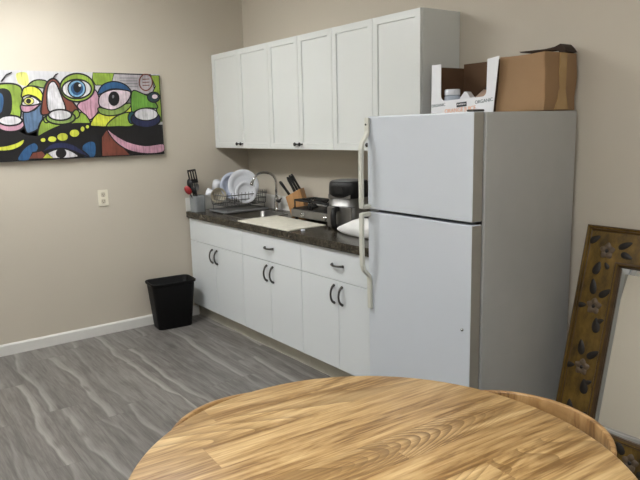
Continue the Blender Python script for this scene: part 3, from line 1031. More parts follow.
o = obj('cup', bm, 'ceramic'); o.location = (0.205, -0.462, zb + 0.085); o.rotation_euler = (0.3, -1.2, 0.9)
tag(o, 'small white cup lying in the front left of the dish rack', 'cup')

# utensil caddy with utensils
ux, uy = 0.088, -0.565
cd = thing('utensil_caddy', 'grey translucent utensil holder at the left front corner of the counter', 'utensil holder', (ux, uy, CZ))
bm = B()
Lp = []
for s, z in ((0.92, 0.0), (0.94, 0.003), (1.0, 0.128), (1.03, 0.132), (1.0, 0.135), (0.96, 0.130), (0.90, 0.006)):
    Lp.append([(x * s, y * s, z) for x, y in rrect(-0.062, 0.062, -0.050, 0.050, 0.022)])
loft(bm, Lp)
obj('holder', bm, 'caddy', cd)
def rod(bm, a, b, r0=0.006, r1=0.005):
    tube(bm, [a, (Vector(a) + Vector(b)) / 2, b], [r0, (r0 + r1) / 2, r1], 8)
# slotted turner
def place(o, base, tip, spin=0.0):
    """stand a utensil modelled along +z so that it runs from base towards tip"""
    b, t = Vector(base), Vector(tip)
    q = (t - b).to_track_quat('Z', 'Y')
    o.rotation_mode = 'QUATERNION'
    from mathutils import Quaternion
    o.rotation_quaternion = q @ Quaternion((0, 0, 1), spin)
    o.location = b
def turner(label, base, tip, spin, L, w, hh, slots):
    t = thing('slotted_turner', label, 'utensil', base, 0, 'utensils in the holder')
    bm = B(); rod(bm, (0, 0, 0.0), (0, 0, L - hh + 0.01), 0.007, 0.005); obj('handle', bm, 'black', t)
    bm = B()
    n = slots
    bar = w / (2 * n + 1)
    box(bm, -w / 2, w / 2, -0.0015, 0.0015, L - hh, L - hh * 0.72)
    box(bm, -w / 2, w / 2, -0.0015, 0.0015, L - hh * 0.14, L)
    for k in range(n + 1):
        box(bm, -w / 2 + 2 * k * bar, -w / 2 + (2 * k + 1) * bar, -0.0015, 0.0015, L - hh * 0.72, L - hh * 0.14)
    obj('blade', bm, 'black', t)
    place(t, base, tip, spin)
turner('tall black slotted turner standing highest in the utensil holder', (ux + 0.015, uy + 0.01, CZ + 0.012), (ux - 0.012, uy - 0.035, CZ + 0.345), 1.0, 0.345, 0.088, 0.115, 3)
def spoon(label, base, tip, spin, L, rx, rz, mat, name='cooking_spoon'):
    t = thing(name, label, 'utensil', base, 0, 'utensils in the holder')
    bm = B(); rod(bm, (0, 0, 0.0), (0, 0, L - rz * 1.8), 0.006, 0.005); obj('handle', bm, 'black' if mat != 'steel' else 'steel', t)
    bm = B()
    bmesh.ops.create_uvsphere(bm, u_segments=20, v_segments=12, radius=1.0)
    for v in bm.verts:
        y = v.co.y
        v.co = Vector((v.co.x * rx, (y * 0.012 - 0.010 * (1 - v.co.x ** 2 - v.co.z ** 2 * 0.9)) if y < 0 else y * 0.004 - 0.008 * (1 - v.co.x ** 2 - v.co.z ** 2 * 0.9), v.co.z * rz + L - rz))
    for f in bm.faces: f.smooth = True
    obj('bowl', bm, mat, t)
    place(t, base, tip, spin)
spoon('black cooking spoon lower left of the tall turner in the utensil holder', (ux + 0.012, uy - 0.004, CZ + 0.012), (ux - 0.022, uy - 0.058, CZ + 0.272), 0.8, 0.272, 0.036, 0.048, 'black')
spoon('red headed spoon leaning out over the counter front from the utensil holder', (ux + 0.018, uy + 0.004, CZ + 0.012), (ux - 0.010, uy - 0.098, CZ + 0.225), 0.8, 0.232, 0.032, 0.040, 'red')
spoon('steel serving spoon leaning right in the utensil holder', (ux - 0.010, uy - 0.018, CZ + 0.012), (ux - 0.012, uy + 0.010, CZ + 0.235), 0.8, 0.225, 0.020, 0.032, 'steel', 'serving_spoon')
spoon('black ladle between the red spoon and the turner in the utensil holder', (ux + 0.03, uy + 0.012, CZ + 0.012), (ux + 0.008, uy - 0.045, CZ + 0.215), 0.4, 0.212, 0.034, 0.034, 'black', 'ladle')

# knife block and knives
kb = thing('knife_block', 'slanted wooden knife block against the back wall', 'knife block', (0.945, -0.135, CZ), 0.60)
bm = B()
prism(bm, [(-0.045, 0.0), (0.075, 0.0), (0.075, 0.03), (0.030, 0.215), (-0.090, 0.150)], -0.048, 0.048, 'y')
obj('block', bm, 'block', kb, bevel=0.004)
KT = Vector((0.030, 0, 0.215)); KL = Vector((-0.090, 0, 0.150))
nrm = Vector((-(KT - KL).z, 0, (KT - KL).x)).normalized()
KLAB = ['longest black-handled knife at the right of the knife block', 'black-handled knife second from the right in the knife block', 'black-handled knife in the middle of the knife block',
        'black-handled knife nearest the front of the knife block', 'lowest black-handled knife leaning far left out of the knife block']
for k, (s, w, L) in enumerate(((0.80, 0.026, 0.135), (0.72, -0.004, 0.132), (0.62, -0.030, 0.125), (0.46, 0.020, 0.120), (0.20, -0.018, 0.130))):
    p = KL + (KT - KL) * s + Vector((0, w, 0))
    t = thing('kitchen_knife', KLAB[k], 'knife', (0, 0, 0), 0, 'knives in the knife block')
    cR = Matrix.Rotation(0.60, 3, 'Z')
    wp = cR @ p + kb.location
    d = cR @ (nrm + Vector((-0.22 if k == 4 else 0.0, 0.12 * (k - 2) * 0.4, 0))).normalized()
    bm = B()
    Lp = []
    for z, a, b in ((0.001, 0.008, 0.006), (0.006, 0.0115, 0.0085), (L * 0.4, 0.0105, 0.008), (L * 0.85, 0.0135, 0.009), (L, 0.010, 0.006)):
        Lp.append([(x, y, z) for x, y in rrect(-a, a, -b, b, b * 0.7, 3)])
    loft(bm, Lp)
    obj('handle', bm, 'black', t)
    bm = B()
    lathe(bm, [(0.0, 0.0), (0.004, 0.0), (0.004, 0.0006), (0.0, 0.0006)], (0, 0, L), 10)
    obj('pommel', bm, 'steel', t)
    place(t, wp + d * 0.0008, wp + d, 0.0)

# two-burner table stove
SXa, SXb, SYa, SYb = 1.035, 1.478, -0.272, -0.055
st = thing('portable_stove', 'low two-burner tabletop stove with black grates behind the mat', 'stove', ((SXa + SXb) / 2, (SYa + SYb) / 2, CZ))
bm = B(); box(bm, SXa, SXb, SYa, SYb, CT + 0.020, CT + 0.078); rel(obj('body', bm, 'stove_steel', st, bevel=0.006), st).location.z = -st.location.z
bm = B(); box(bm, SXa + 0.006, SXb - 0.006, SYa + 0.012, SYb - 0.006, CT + 0.0785, CT + 0.086); rel(obj('cooktop', bm, 'black', st, bevel=0.003), st)
for x in (SXa + 0.03, SXb - 0.03):
    for y in (SYa + 0.03, SYb - 0.03):
        bm = B()
        lathe(bm, [(0.0, 0.0), (0.014, 0.0), (0.012, 0.019), (0.0, 0.019)], (x, y, CZ), 14)
        rel(obj('rubber_foot', bm, 'black', st), st)
for cx in (SXa + 0.115, SXb - 0.115):
    cy = (SYa + SYb) / 2 + 0.005
    bm = B(); lathe(bm, [(0.0, 0.0), (0.045, 0.0), (0.045, 0.008), (0.034, 0.012), (0.034, 0.020), (0.028, 0.024), (0.0, 0.024)], (cx, cy, CT + 0.0865), 28)
    rel(obj('burner', bm, 'gasket', st), st)
    bm = B()
    zt = CT + 0.142
    g = 0.092
    for s in (-1, 1):
        for t_ in (-1, 1):
            tube(bm, [(cx + s * g, cy + t_ * g, CT + 0.0865), (cx + s * g, cy + t_ * g, zt)], 0.005, 8)
        tube(bm, [(cx + s * g, cy - g, zt), (cx + s * g, cy + g, zt)], 0.0075, 8)
        tube(bm, [(cx - g, cy + s * g, zt), (cx + g, cy + s * g, zt)], 0.0075, 8)
    for k in range(8):
        a = 2 * PI * k / 8
        e = 0.092 / max(abs(math.cos(a)), abs(math.sin(a)))
        tube(bm, [(cx + 0.028 * math.cos(a), cy + 0.028 * math.sin(a), zt + 0.002), (cx + e * math.cos(a), cy + e * math.sin(a), zt)], 0.0075, 8)
    rel(obj('grate', bm, 'black', st, label='black pan support grate'), st)
for x in (SXa + 0.155, SXb - 0.030):
    bm = B()
    lathe(bm, [(0.0, 0.0), (0.019, 0.0), (0.018, 0.004), (0.014, 0.006), (0.013, 0.020), (0.0, 0.021)], (0, 0, 0), 22,
          mat=Matrix.Translation((x, SYa - 0.0002, CT + 0.048)) @ Matrix.Rotation(PI / 2, 4, 'X'))
    box(bm, x - 0.002, x + 0.002, SYa - 0.0245, SYa - 0.019, CT + 0.036, CT + 0.060)
    rel(obj('knob', bm, 'chrome', st), st)

# air fryer
afx, afy = 1.648, -0.222
af = thing('air_fryer', 'black and steel air fryer on the counter beside the refrigerator', 'air fryer', (afx, afy, CZ), 0.30)
def afl(z, s, r=0.045):
    return [(x, y, z) for x, y in rrect(-0.118 * s, 0.118 * s, -0.118 * s, 0.118 * s, 0.075 * s, 7)]
bm = B(); loft(bm, [afl(0.0, 0.93), afl(0.004, 0.96), afl(0.06, 0.985), afl(0.205, 1.0)]); obj('lower_body', bm, 'steel', af, label='brushed steel lower body')
bm = B(); loft(bm, [afl(0.2055, 1.0), afl(0.285, 0.985), afl(0.305, 0.96), afl(0.314, 0.90)]); obj('upper_body', bm, 'black', af, label='glossy black upper body')
bm = B(); loft(bm, [afl(0.3145, 0.88), afl(0.318, 0.87), afl(0.319, 0.82)]); obj('top_cap', bm, 'tray', af, label='grey top cover')
bm = B()   # steel apron with a curved top edge carried up the front
n = 16
poly = [(-0.085, 0.205)] + [(-0.085 + 0.17 * k / n, 0.232 - 0.022 * math.sin(PI * k / n)) for k in range(n + 1)] + [(0.085, 0.205)]
prism(bm, poly, -0.1205, -0.112, 'y'); obj('front_trim', bm, 'steel', af)
bm = B(); prism(bm, rrect(-0.095, 0.095, 0.014, 0.150, 0.012), -0.1235, -0.110, 'y'); dw = obj('drawer', bm, 'steel', af, bevel=0.002)
bm = B()
tube(bm, [(-0.015, -0.1236, 0.140), (-0.015, -0.160, 0.132), (-0.015, -0.172, 0.10), (-0.015, -0.170, 0.05), (-0.015, -0.158, 0.022), (-0.015, -0.1236, 0.018)], 0.019, 12)
obj('handle', bm, 'black', dw, label='thick black drawer handle')
bm = B(); box(bm, -0.119, 0.119, -0.1195, -0.1175, 0.151, 0.155); obj('seam_strip', bm, 'black', af)
bm = B(); prism(bm, rrect(-0.030, 0.030, 0.238, 0.285, 0.006), -0.1205, -0.114, 'y'); obj('control_panel', bm, 'black', af)

# white cloth bundle
bm = B()
bmesh.ops.create_icosphere(bm, subdivisions=4, radius=1.0)
for v in bm.verts:
    p = v.co.copy()
    k = 1 + 0.07 * noise.noise(p * 2.0 + Vector((4, 1, 2))) + 0.03 * noise.noise(p * 6)
    x = p.x * 0.255
    taper = 0.45 + 0.55 * min(1.0, (p.x + 1) / 0.8)
    v.co = Vector((x, p.y * 0.078 * k * (0.7 + 0.3 * taper), max(0.0, (p.z * 0.66 + 0.36) * 0.105 * k * taper)))
for f in bm.faces: f.smooth = True
o = obj('cloth_bundle', bm, 'towel'); o.location = (1.975, -0.378, CZ)
tag(o, 'rounded white cloth bundle on the counter against the refrigerator', 'cloth')

# ================================================================== left wall: painting, outlet
PX = 0.030
pt = thing('painting', 'long unframed canvas of colourful cartoon faces on the left wall', 'painting', (0.0, -1.7, 1.404))
bm = B(); box(bm, 0.0025, PX, -2.60, -0.808, 1.404, 2.036)
rel(obj('canvas', bm, 'canvas', pt), pt)
PAINT = [
    ('black',[(-2570,1685),(-2016,1694),(-1913,1624),(-1859,1593),(-1766,1570),(-1372,1652),(-1220,1655),(-780,1640),(-762,1356),(-1246,1334),(-2050,1354),(-2605,1379)],0.0,0,'k'),
    ('lime',[(-1340,2035),(-1179,2035),(-1199,1972),(-1262,1944),(-1326,1943),(-1348,1984)],1.7,0,'k'),
    ('greypink',[(-1179,2031),(-884,2030),(-854,1895),(-930,1877),(-1056,1894),(-1108,1952),(-1199,1972)],2.3,0,'k'),
    ('grey',[(-1137,2003),(-991,2004),(-991,1999),(-1138,1996)],0.0,0,'k'),
    ('grey',[(-1139,1981),(-992,1982),(-992,1978),(-1139,1975)],0.0,0,'k'),
    ('grey',[(-1141,1960),(-994,1961),(-994,1956),(-1141,1954)],0.0,0,'k'),
    ('grey',[(-1142,1939),(-995,1939),(-996,1935),(-1143,1933)],0.0,0,'k'),
    ('lime',[(-884,2025),(-811,2025),(-812,1663),(-851,1664),(-853,1774),(-888,1873),(-851,1939)],2.3,0,'k'),
    ('paleyellow',[(-1874,2017),(-1809,2019),(-1807,1936),(-1863,1941),(-1881,1983)],0.0,1,'k'),
    ('blue',[(-2546,1898),(-2416,1936),(-2326,1864),(-2323,1736),(-2428,1683),(-2568,1703)],2.9,1,'k'),
    ('lime',[(-2226,1865),(-2240,1826),(-2271,1796),(-2313,1779),(-2357,1779),(-2395,1796),(-2418,1826),(-2424,1864),(-2410,1901),(-2380,1932),(-2339,1949),(-2295,1950),(-2256,1934),(-2232,1903)],2.9,1,'k'),
    ('white',[(-2251,1865),(-2261,1842),(-2284,1824),(-2315,1814),(-2348,1814),(-2377,1824),(-2395,1842),(-2400,1864),(-2390,1886),(-2368,1904),(-2337,1914),(-2304,1914),(-2275,1905),(-2256,1887)],2.9,1,'k'),
    ('black',[(-2296,1865),(-2300,1850),(-2309,1839),(-2320,1832),(-2332,1832),(-2342,1839),(-2348,1850),(-2349,1864),(-2345,1878),(-2336,1890),(-2325,1896),(-2313,1896),(-2304,1890),(-2297,1879)],0.0,1,'k'),
    ('brown',[(-2294,1699),(-2259,1865),(-2182,1958),(-2130,1959),(-2091,1828),(-2087,1695),(-2178,1668)],2.9,1,'k'),
    ('yellow',[(-2575,1649),(-2474,1556),(-2348,1514),(-2191,1545),(-2130,1620),(-2177,1507),(-2354,1458),(-2513,1493),(-2585,1560)],2.9,1,'k'),
    ('lime',[(-2130,1620),(-2098,1847),(-2028,1927),(-1945,1945),(-1873,1933),(-1850,1887),(-1867,1780),(-1886,1702),(-1939,1728),(-2014,1713)],2.9,1,'k'),
    ('black',[(-2096,1695),(-2061,1866),(-1994,1910),(-1941,1901),(-1924,1848),(-1937,1751),(-1977,1717)],0.0,1,'k'),
    ('blue',[(-2074,1743),(-2044,1857),(-1997,1882),(-1978,1857),(-1983,1799),(-2007,1742)],1.1,1,'k'),
    ('pink',[(-1858,1664),(-1870,1641),(-1897,1623),(-1936,1614),(-1976,1615),(-2012,1626),(-2035,1645),(-2042,1668),(-2031,1690),(-2004,1708),(-1966,1717),(-1925,1717),(-1889,1706),(-1865,1687)],2.9,1,'k'),
    ('white',[(-1872,1690),(-1882,1675),(-1905,1663),(-1937,1657),(-1971,1657),(-2001,1665),(-2021,1677),(-2027,1692),(-2018,1707),(-1995,1719),(-1964,1725),(-1930,1725),(-1899,1718),(-1879,1705)],2.9,1,'k'),
    ('yellow',[(-2104,1533),(-2034,1516),(-1940,1532),(-1870,1561),(-1885,1518),(-1954,1485),(-2037,1481),(-2107,1500)],2.9,1,'k'),
    ('bluegrey',[(-1859,1746),(-1786,1760),(-1724,1809),(-1729,1709),(-1759,1640),(-1810,1607),(-1853,1612)],2.3,1,'k'),
    ('limegrey',[(-1818,1922),(-1777,1962),(-1728,1974),(-1680,1963),(-1698,1918),(-1770,1930)],2.3,1,'k'),
    ('yellow',[(-1859,1867),(-1840,1914),(-1785,1930),(-1734,1907),(-1713,1858),(-1723,1817),(-1762,1852),(-1814,1868),(-1857,1852)],2.3,1,'k'),
    ('pink',[(-1870,1797),(-1802,1797),(-1739,1809),(-1775,1773),(-1822,1748),(-1866,1754)],2.3,1,'k'),
    ('white',[(-1860,1817),(-1825,1848),(-1781,1854),(-1739,1813),(-1792,1795),(-1855,1795)],2.3,1,'k'),
    ('paleyellow',[(-1780,1825),(-1784,1813),(-1795,1805),(-1809,1800),(-1824,1800),(-1837,1805),(-1846,1813),(-1848,1824),(-1844,1835),(-1834,1844),(-1819,1849),(-1804,1849),(-1791,1844),(-1782,1836)],1.1,1,'k'),
    ('black',[(-1799,1825),(-1802,1817),(-1807,1811),(-1814,1807),(-1822,1807),(-1828,1811),(-1832,1817),(-1833,1824),(-1831,1832),(-1825,1838),(-1818,1842),(-1811,1842),(-1804,1838),(-1800,1832)],0.0,1,'k'),
    ('brown',[(-1737,1733),(-1722,1829),(-1693,1932),(-1650,1980),(-1611,1976),(-1572,1919),(-1513,1829),(-1473,1753),(-1571,1744),(-1672,1733)],2.9,1,'k'),
    ('white',[(-1686,1759),(-1687,1868),(-1669,1938),(-1639,1964),(-1613,1945),(-1585,1859),(-1566,1764),(-1631,1748)],2.3,1,'k'),
    ('lime',[(-1776,1578),(-1753,1666),(-1704,1709),(-1629,1663),(-1516,1686),(-1448,1747),(-1400,1694),(-1399,1659),(-1497,1661),(-1621,1643),(-1713,1605)],2.9,1,'k'),
    ('black',[(-1761,1578),(-1641,1635),(-1518,1657),(-1388,1659),(-1400,1625),(-1502,1599),(-1648,1562),(-1748,1553)],1.7,1,'k'),
    ('yellow',[(-1721,1548),(-1724,1541),(-1730,1534),(-1739,1531),(-1749,1532),(-1757,1535),(-1762,1542),(-1764,1550),(-1761,1558),(-1754,1564),(-1745,1567),(-1736,1567),(-1727,1563),(-1722,1556)],2.3,1,'k'),
    ('yellow',[(-1645,1552),(-1649,1541),(-1659,1533),(-1673,1529),(-1688,1530),(-1701,1535),(-1710,1543),(-1712,1554),(-1708,1564),(-1698,1573),(-1684,1577),(-1669,1576),(-1656,1571),(-1647,1563)],2.3,1,'k'),
    ('yellow',[(-1561,1566),(-1566,1551),(-1579,1540),(-1597,1535),(-1616,1535),(-1632,1542),(-1643,1554),(-1646,1568),(-1640,1582),(-1627,1593),(-1610,1599),(-1591,1598),(-1575,1592),(-1564,1580)],2.3,1,'k'),
    ('yellow',[(-1476,1590),(-1481,1577),(-1493,1566),(-1509,1561),(-1527,1561),(-1542,1568),(-1552,1579),(-1554,1592),(-1549,1605),(-1538,1616),(-1522,1621),(-1504,1621),(-1489,1615),(-1479,1603)],2.3,1,'k'),
    ('yellow',[(-1434,1620),(-1437,1610),(-1443,1602),(-1451,1598),(-1459,1598),(-1466,1603),(-1471,1611),(-1472,1621),(-1469,1631),(-1463,1639),(-1455,1643),(-1447,1643),(-1440,1638),(-1435,1630)],2.3,1,'k'),
    ('yellow',[(-1399,1636),(-1401,1629),(-1406,1623),(-1413,1620),(-1421,1620),(-1427,1623),(-1432,1629),(-1433,1637),(-1430,1644),(-1425,1649),(-1418,1653),(-1411,1652),(-1404,1649),(-1400,1643)],2.3,1,'k'),
    ('lime',[(-1466,1730),(-1470,1717),(-1478,1706),(-1488,1701),(-1499,1701),(-1508,1707),(-1514,1718),(-1516,1731),(-1512,1744),(-1504,1755),(-1494,1761),(-1483,1761),(-1473,1755),(-1468,1744)],2.3,1,'k'),
    ('lime',[(-1686,1695),(-1688,1684),(-1695,1676),(-1703,1671),(-1712,1672),(-1719,1676),(-1724,1685),(-1725,1695),(-1722,1706),(-1716,1714),(-1707,1718),(-1699,1718),(-1691,1714),(-1687,1705)],2.3,1,'k'),
    ('limegrey',[(-1500,1704),(-1512,1683),(-1543,1666),(-1586,1658),(-1632,1659),(-1673,1669),(-1700,1686),(-1708,1707),(-1696,1728),(-1666,1744),(-1624,1753),(-1578,1753),(-1536,1743),(-1508,1725)],2.9,1,'k'),
    ('white',[(-1524,1725),(-1534,1708),(-1558,1695),(-1592,1688),(-1629,1689),(-1661,1697),(-1682,1710),(-1688,1727),(-1679,1743),(-1655,1756),(-1622,1763),(-1586,1763),(-1553,1755),(-1531,1742)],2.9,1,'k'),
    ('pink',[(-1475,1798),(-1397,1860),(-1340,1912),(-1309,1846),(-1321,1756),(-1386,1688),(-1419,1722),(-1458,1757)],2.3,1,'k'),
    ('lime',[(-1339,1924),(-1355,1879),(-1394,1843),(-1447,1823),(-1503,1823),(-1551,1843),(-1582,1878),(-1590,1921),(-1574,1965),(-1537,2000),(-1485,2021),(-1430,2022),(-1380,2004),(-1348,1969)],2.9,1,'k'),
    ('white',[(-1363,1914),(-1376,1883),(-1409,1859),(-1453,1845),(-1501,1845),(-1542,1858),(-1569,1882),(-1577,1911),(-1564,1941),(-1532,1965),(-1489,1979),(-1441,1980),(-1399,1968),(-1371,1944)],2.9,1,'k'),
    ('lightblue',[(-1407,1915),(-1415,1887),(-1435,1865),(-1462,1853),(-1490,1853),(-1515,1865),(-1530,1887),(-1534,1914),(-1526,1941),(-1506,1963),(-1480,1975),(-1451,1976),(-1427,1964),(-1411,1943)],2.3,1,'k'),
    ('blue',[(-1423,1915),(-1430,1894),(-1444,1878),(-1463,1869),(-1483,1869),(-1500,1878),(-1511,1894),(-1514,1914),(-1508,1934),(-1494,1950),(-1475,1960),(-1455,1960),(-1437,1951),(-1426,1935)],0.0,1,'k'),
    ('black',[(-1437,1925),(-1441,1908),(-1451,1895),(-1463,1887),(-1476,1887),(-1486,1894),(-1493,1908),(-1495,1924),(-1490,1941),(-1481,1954),(-1469,1962),(-1456,1962),(-1445,1955),(-1438,1942)],0.0,1,'k'),
    ('white',[(-1436,1939),(-1437,1935),(-1440,1931),(-1445,1929),(-1449,1929),(-1453,1931),(-1456,1935),(-1456,1939),(-1455,1943),(-1452,1947),(-1448,1949),(-1443,1949),(-1439,1947),(-1436,1944)],0.0,1,'k'),
    ('yellow',[(-1393,1650),(-1327,1735),(-1214,1734),(-1060,1804),(-1056,1739),(-1149,1705),(-1254,1639),(-1331,1636)],2.3,1,'k'),
    ('limegrey',[(-1319,1777),(-1212,1761),(-1096,1808),(-1061,1797),(-1124,1739),(-1226,1715),(-1310,1733)],2.3,1,'k'),
    ('blue',[(-1319,1881),(-1273,1946),(-1184,1972),(-1097,1948),(-1054,1894),(-1133,1914),(-1221,1913),(-1293,1879)],2.3,1,'k'),
    ('pinkwhite',[(-1316,1808),(-1298,1871),(-1211,1909),(-1122,1910),(-1059,1889),(-1101,1812),(-1201,1761),(-1287,1775)],2.3,1,'k'),
    ('black',[(-1152,1844),(-1158,1820),(-1172,1801),(-1191,1790),(-1210,1790),(-1227,1801),(-1238,1820),(-1240,1844),(-1234,1867),(-1220,1887),(-1202,1897),(-1182,1897),(-1165,1887),(-1154,1868)],0.0,1,'k'),
    ('grey',[(-1193,1859),(-1194,1853),(-1197,1849),(-1201,1846),(-1205,1846),(-1208,1849),(-1210,1853),(-1210,1859),(-1209,1864),(-1206,1868),(-1203,1871),(-1199,1871),(-1195,1869),(-1193,1864)],0.0,1,'k'),
    ('green',[(-1049,1898),(-965,1884),(-886,1840),(-843,1772),(-938,1773),(-1023,1754),(-1063,1739)],2.3,1,'k'),
    ('lime',[(-1270,1635),(-1222,1689),(-1148,1727),(-1075,1739),(-1013,1699),(-1064,1635),(-1177,1633)],2.3,1,'k'),
    ('darkteal',[(-821,1856),(-827,1839),(-843,1825),(-864,1817),(-887,1817),(-908,1825),(-921,1839),(-925,1856),(-919,1873),(-903,1886),(-882,1894),(-859,1894),(-838,1887),(-825,1873)],2.3,1,'k'),
    ('pinkwhite',[(-837,1860),(-840,1852),(-848,1845),(-859,1841),(-870,1841),(-881,1845),(-887,1852),(-889,1860),(-886,1869),(-878,1876),(-868,1879),(-856,1879),(-846,1876),(-839,1869)],1.1,1,'k'),
    ('teal',[(-1032,1697),(-1037,1678),(-1047,1662),(-1060,1653),(-1074,1654),(-1087,1663),(-1094,1679),(-1096,1698),(-1091,1718),(-1081,1734),(-1068,1742),(-1054,1742),(-1041,1733),(-1034,1717)],2.3,1,'k'),
    ('navy',[(-828,1683),(-842,1655),(-879,1632),(-929,1620),(-983,1622),(-1031,1635),(-1062,1659),(-1072,1687),(-1058,1715),(-1023,1737),(-974,1750),(-920,1749),(-871,1736),(-838,1712)],2.9,1,'k'),
    ('white',[(-847,1721),(-858,1700),(-887,1684),(-928,1675),(-972,1676),(-1010,1686),(-1036,1703),(-1044,1724),(-1033,1744),(-1005,1761),(-965,1770),(-921,1769),(-882,1760),(-855,1743)],2.3,1,'k'),
    ('none',[(-877,1971),(-884,1944),(-901,1922),(-923,1909),(-947,1909),(-968,1921),(-981,1942),(-984,1969),(-977,1997),(-960,2019),(-938,2031),(-914,2032),(-893,2020),(-880,1999)],2.3,1,'brown'),
    ('brown',[(-957,1996),(-898,1999),(-899,1993),(-957,1989)],0.0,0,'k'),
    ('brown',[(-958,1972),(-900,1975),(-900,1969),(-959,1966)],0.0,0,'k'),
    ('brown',[(-960,1948),(-902,1951),(-902,1945),(-961,1942)],0.0,0,'k'),
    ('brown',[(-1323,1411),(-1316,1556),(-1272,1608),(-1207,1535),(-1146,1463),(-1100,1409)],1.7,0,'k'),
    ('pink',[(-1275,1627),(-1226,1583),(-1119,1517),(-971,1478),(-817,1486),(-822,1423),(-964,1414),(-1113,1449),(-1219,1527)],2.3,1,'k'),
    ('blue',[(-1470,1488),(-1414,1527),(-1367,1511),(-1379,1414),(-1456,1409)],1.7,1,'k'),
    ('blue',[(-1929,1417),(-1878,1494),(-1808,1531),(-1783,1490),(-1848,1413)],1.7,1,'k'),
    ('brown',[(-1853,1417),(-1824,1462),(-1755,1473),(-1725,1414)],2.3,1,'k'),
    ('navy',[(-1756,1465),(-1692,1517),(-1611,1530),(-1511,1495),(-1418,1407),(-1575,1477),(-1675,1482)],2.3,1,'k'),
    ('white',[(-1738,1444),(-1656,1479),(-1575,1473),(-1503,1420),(-1601,1410),(-1701,1415)],2.3,1,'k'),
    ('yellow',[(-1760,1416),(-1725,1457),(-1682,1412)],2.3,0,'k'),
    ('black',[(-1588,1447),(-1593,1432),(-1605,1420),(-1621,1414),(-1638,1415),(-1652,1422),(-1662,1435),(-1664,1450),(-1659,1465),(-1647,1477),(-1632,1483),(-1615,1482),(-1600,1475),(-1590,1462)],0.0,1,'k'),
    ('black',[(-1989,1958),(-1948,2008),(-1910,2024),(-1907,2016),(-1942,2000),(-1979,1954)],0.0,0,'k'),
    ('black',[(-1646,1980),(-1615,2016),(-1594,2024),(-1595,2017),(-1612,2008),(-1634,1980)],0.0,0,'k'),
]
def smooth_closed(P, n=4):
    out = []
    m = len(P)
    for i in range(m):
        p0, p1, p2, p3 = (Vector(P[(i + k) % m]) for k in (-1, 0, 1, 2))
        for j in range(n):
            t = j / n
            out.append(0.5 * ((2 * p1) + (-p0 + p2) * t + (2 * p0 - 5 * p1 + 4 * p2 - p3) * t * t + (-p0 + 3 * p1 - 3 * p2 + p3) * t ** 3))
    return out
pk = ['paint_' + k for k in PCOL]
pidx = {k: i for i, k in enumerate(PCOL)}
pbm = B()
layer = PX + 0.0002
def clampyz(p):
    return (min(max(p[0], -2.598), -0.8085), min(max(p[1], 1.4045), 2.0355))
for colr, pts, lw, sm, lc in PAINT:
    P = [Vector((a / 1000, b / 1000)) for a, b in pts]
    if sm and len(P) > 4:
        P = smooth_closed(P)
    P = [Vector(clampyz(p)) for p in P]
    Q = [P[0]]
    for p in P[1:]:
        if (p - Q[-1]).length > 0.0015:
            Q.append(p)
    if (Q[0] - Q[-1]).length < 0.0015:
        Q.pop()
    if colr != 'none':
        f = pbm.faces.new([pbm.verts.new((layer, p.x, p.y)) for p in Q])
        f.material_index = pidx[colr]
        r = bmesh.ops.triangulate(pbm, faces=[f])
    layer += 0.00007
    if lw:
        h = lw * 0.0042 * 0.5
        n = len(Q)
        inn, out = [], []
        for i in range(n):
            t = (Q[(i + 1) % n] - Q[i - 1]).normalized()
            nn = Vector((-t.y, t.x)) * h
            a, b = clampyz(Q[i] + nn), clampyz(Q[i] - nn)
            inn.append(pbm.verts.new((layer, a[0], a[1]))); out.append(pbm.verts.new((layer, b[0], b[1])))
        for i in range(n):
            j = (i + 1) % n
            f = pbm.faces.new((inn[i], inn[j], out[j], out[i]))
            f.material_index = pidx['black'] if lc == 'k' else pidx[lc]
        layer += 0.00007
# all faces look into the room
for f in pbm.faces:
    f.normal_update()
    if f.normal.x < 0:
        f.normal_flip()
me = bpy.data.meshes.new('painted_faces'); pbm.to_mesh(me); pbm.free()
for k in pk: me.materials.append(MAT[k])
po = bpy.data.objects.new('painted_faces', me); COL.objects.link(po); po.parent = pt
rel(po, pt)

ol = thing('wall_outlet', 'ivory electrical outlet on the left wall below the painting', 'outlet', (0.0005, -1.330, 1.089))
bm = B(); prism(bm, rrect(-0.040, 0.040, -0.064, 0.064, 0.006), 0.0, 0.006, 'x'); obj('cover_plate', bm, 'outlet', ol, bevel=0.002)
for s in (-1, 1):
    bm = B()
    prism(bm, rrect(-0.017, 0.017, s * 0.026 - 0.018, s * 0.026 + 0.018, 0.010), 0.0062, 0.009, 'x')
    rc = obj('receptacle', bm, 'outlet_dark', ol)
    bm = B()
    for yy in (-0.007, 0.007):
        box(bm, 0.0091, 0.0095, yy - 0.0015, yy + 0.0015, s * 0.026 - 0.002, s * 0.026 + 0.008)
    box(bm, 0.0091, 0.0095, -0.003, 0.003, s * 0.026 - 0.013, s * 0.026 - 0.007)
    obj('slot', bm, 'slot', rc)

# ================================================================== waste bin
wb = thing('waste_bin', 'black plastic waste bin on the floor against the left wall', 'bin', (0.155, -0.882, 0.0), -0.10)
bm = B()
Lp = []
def bl(z, a, b, r):
    return [(x, y, z) for x, y in rrect(-b, b, -a, a, r, 7)]
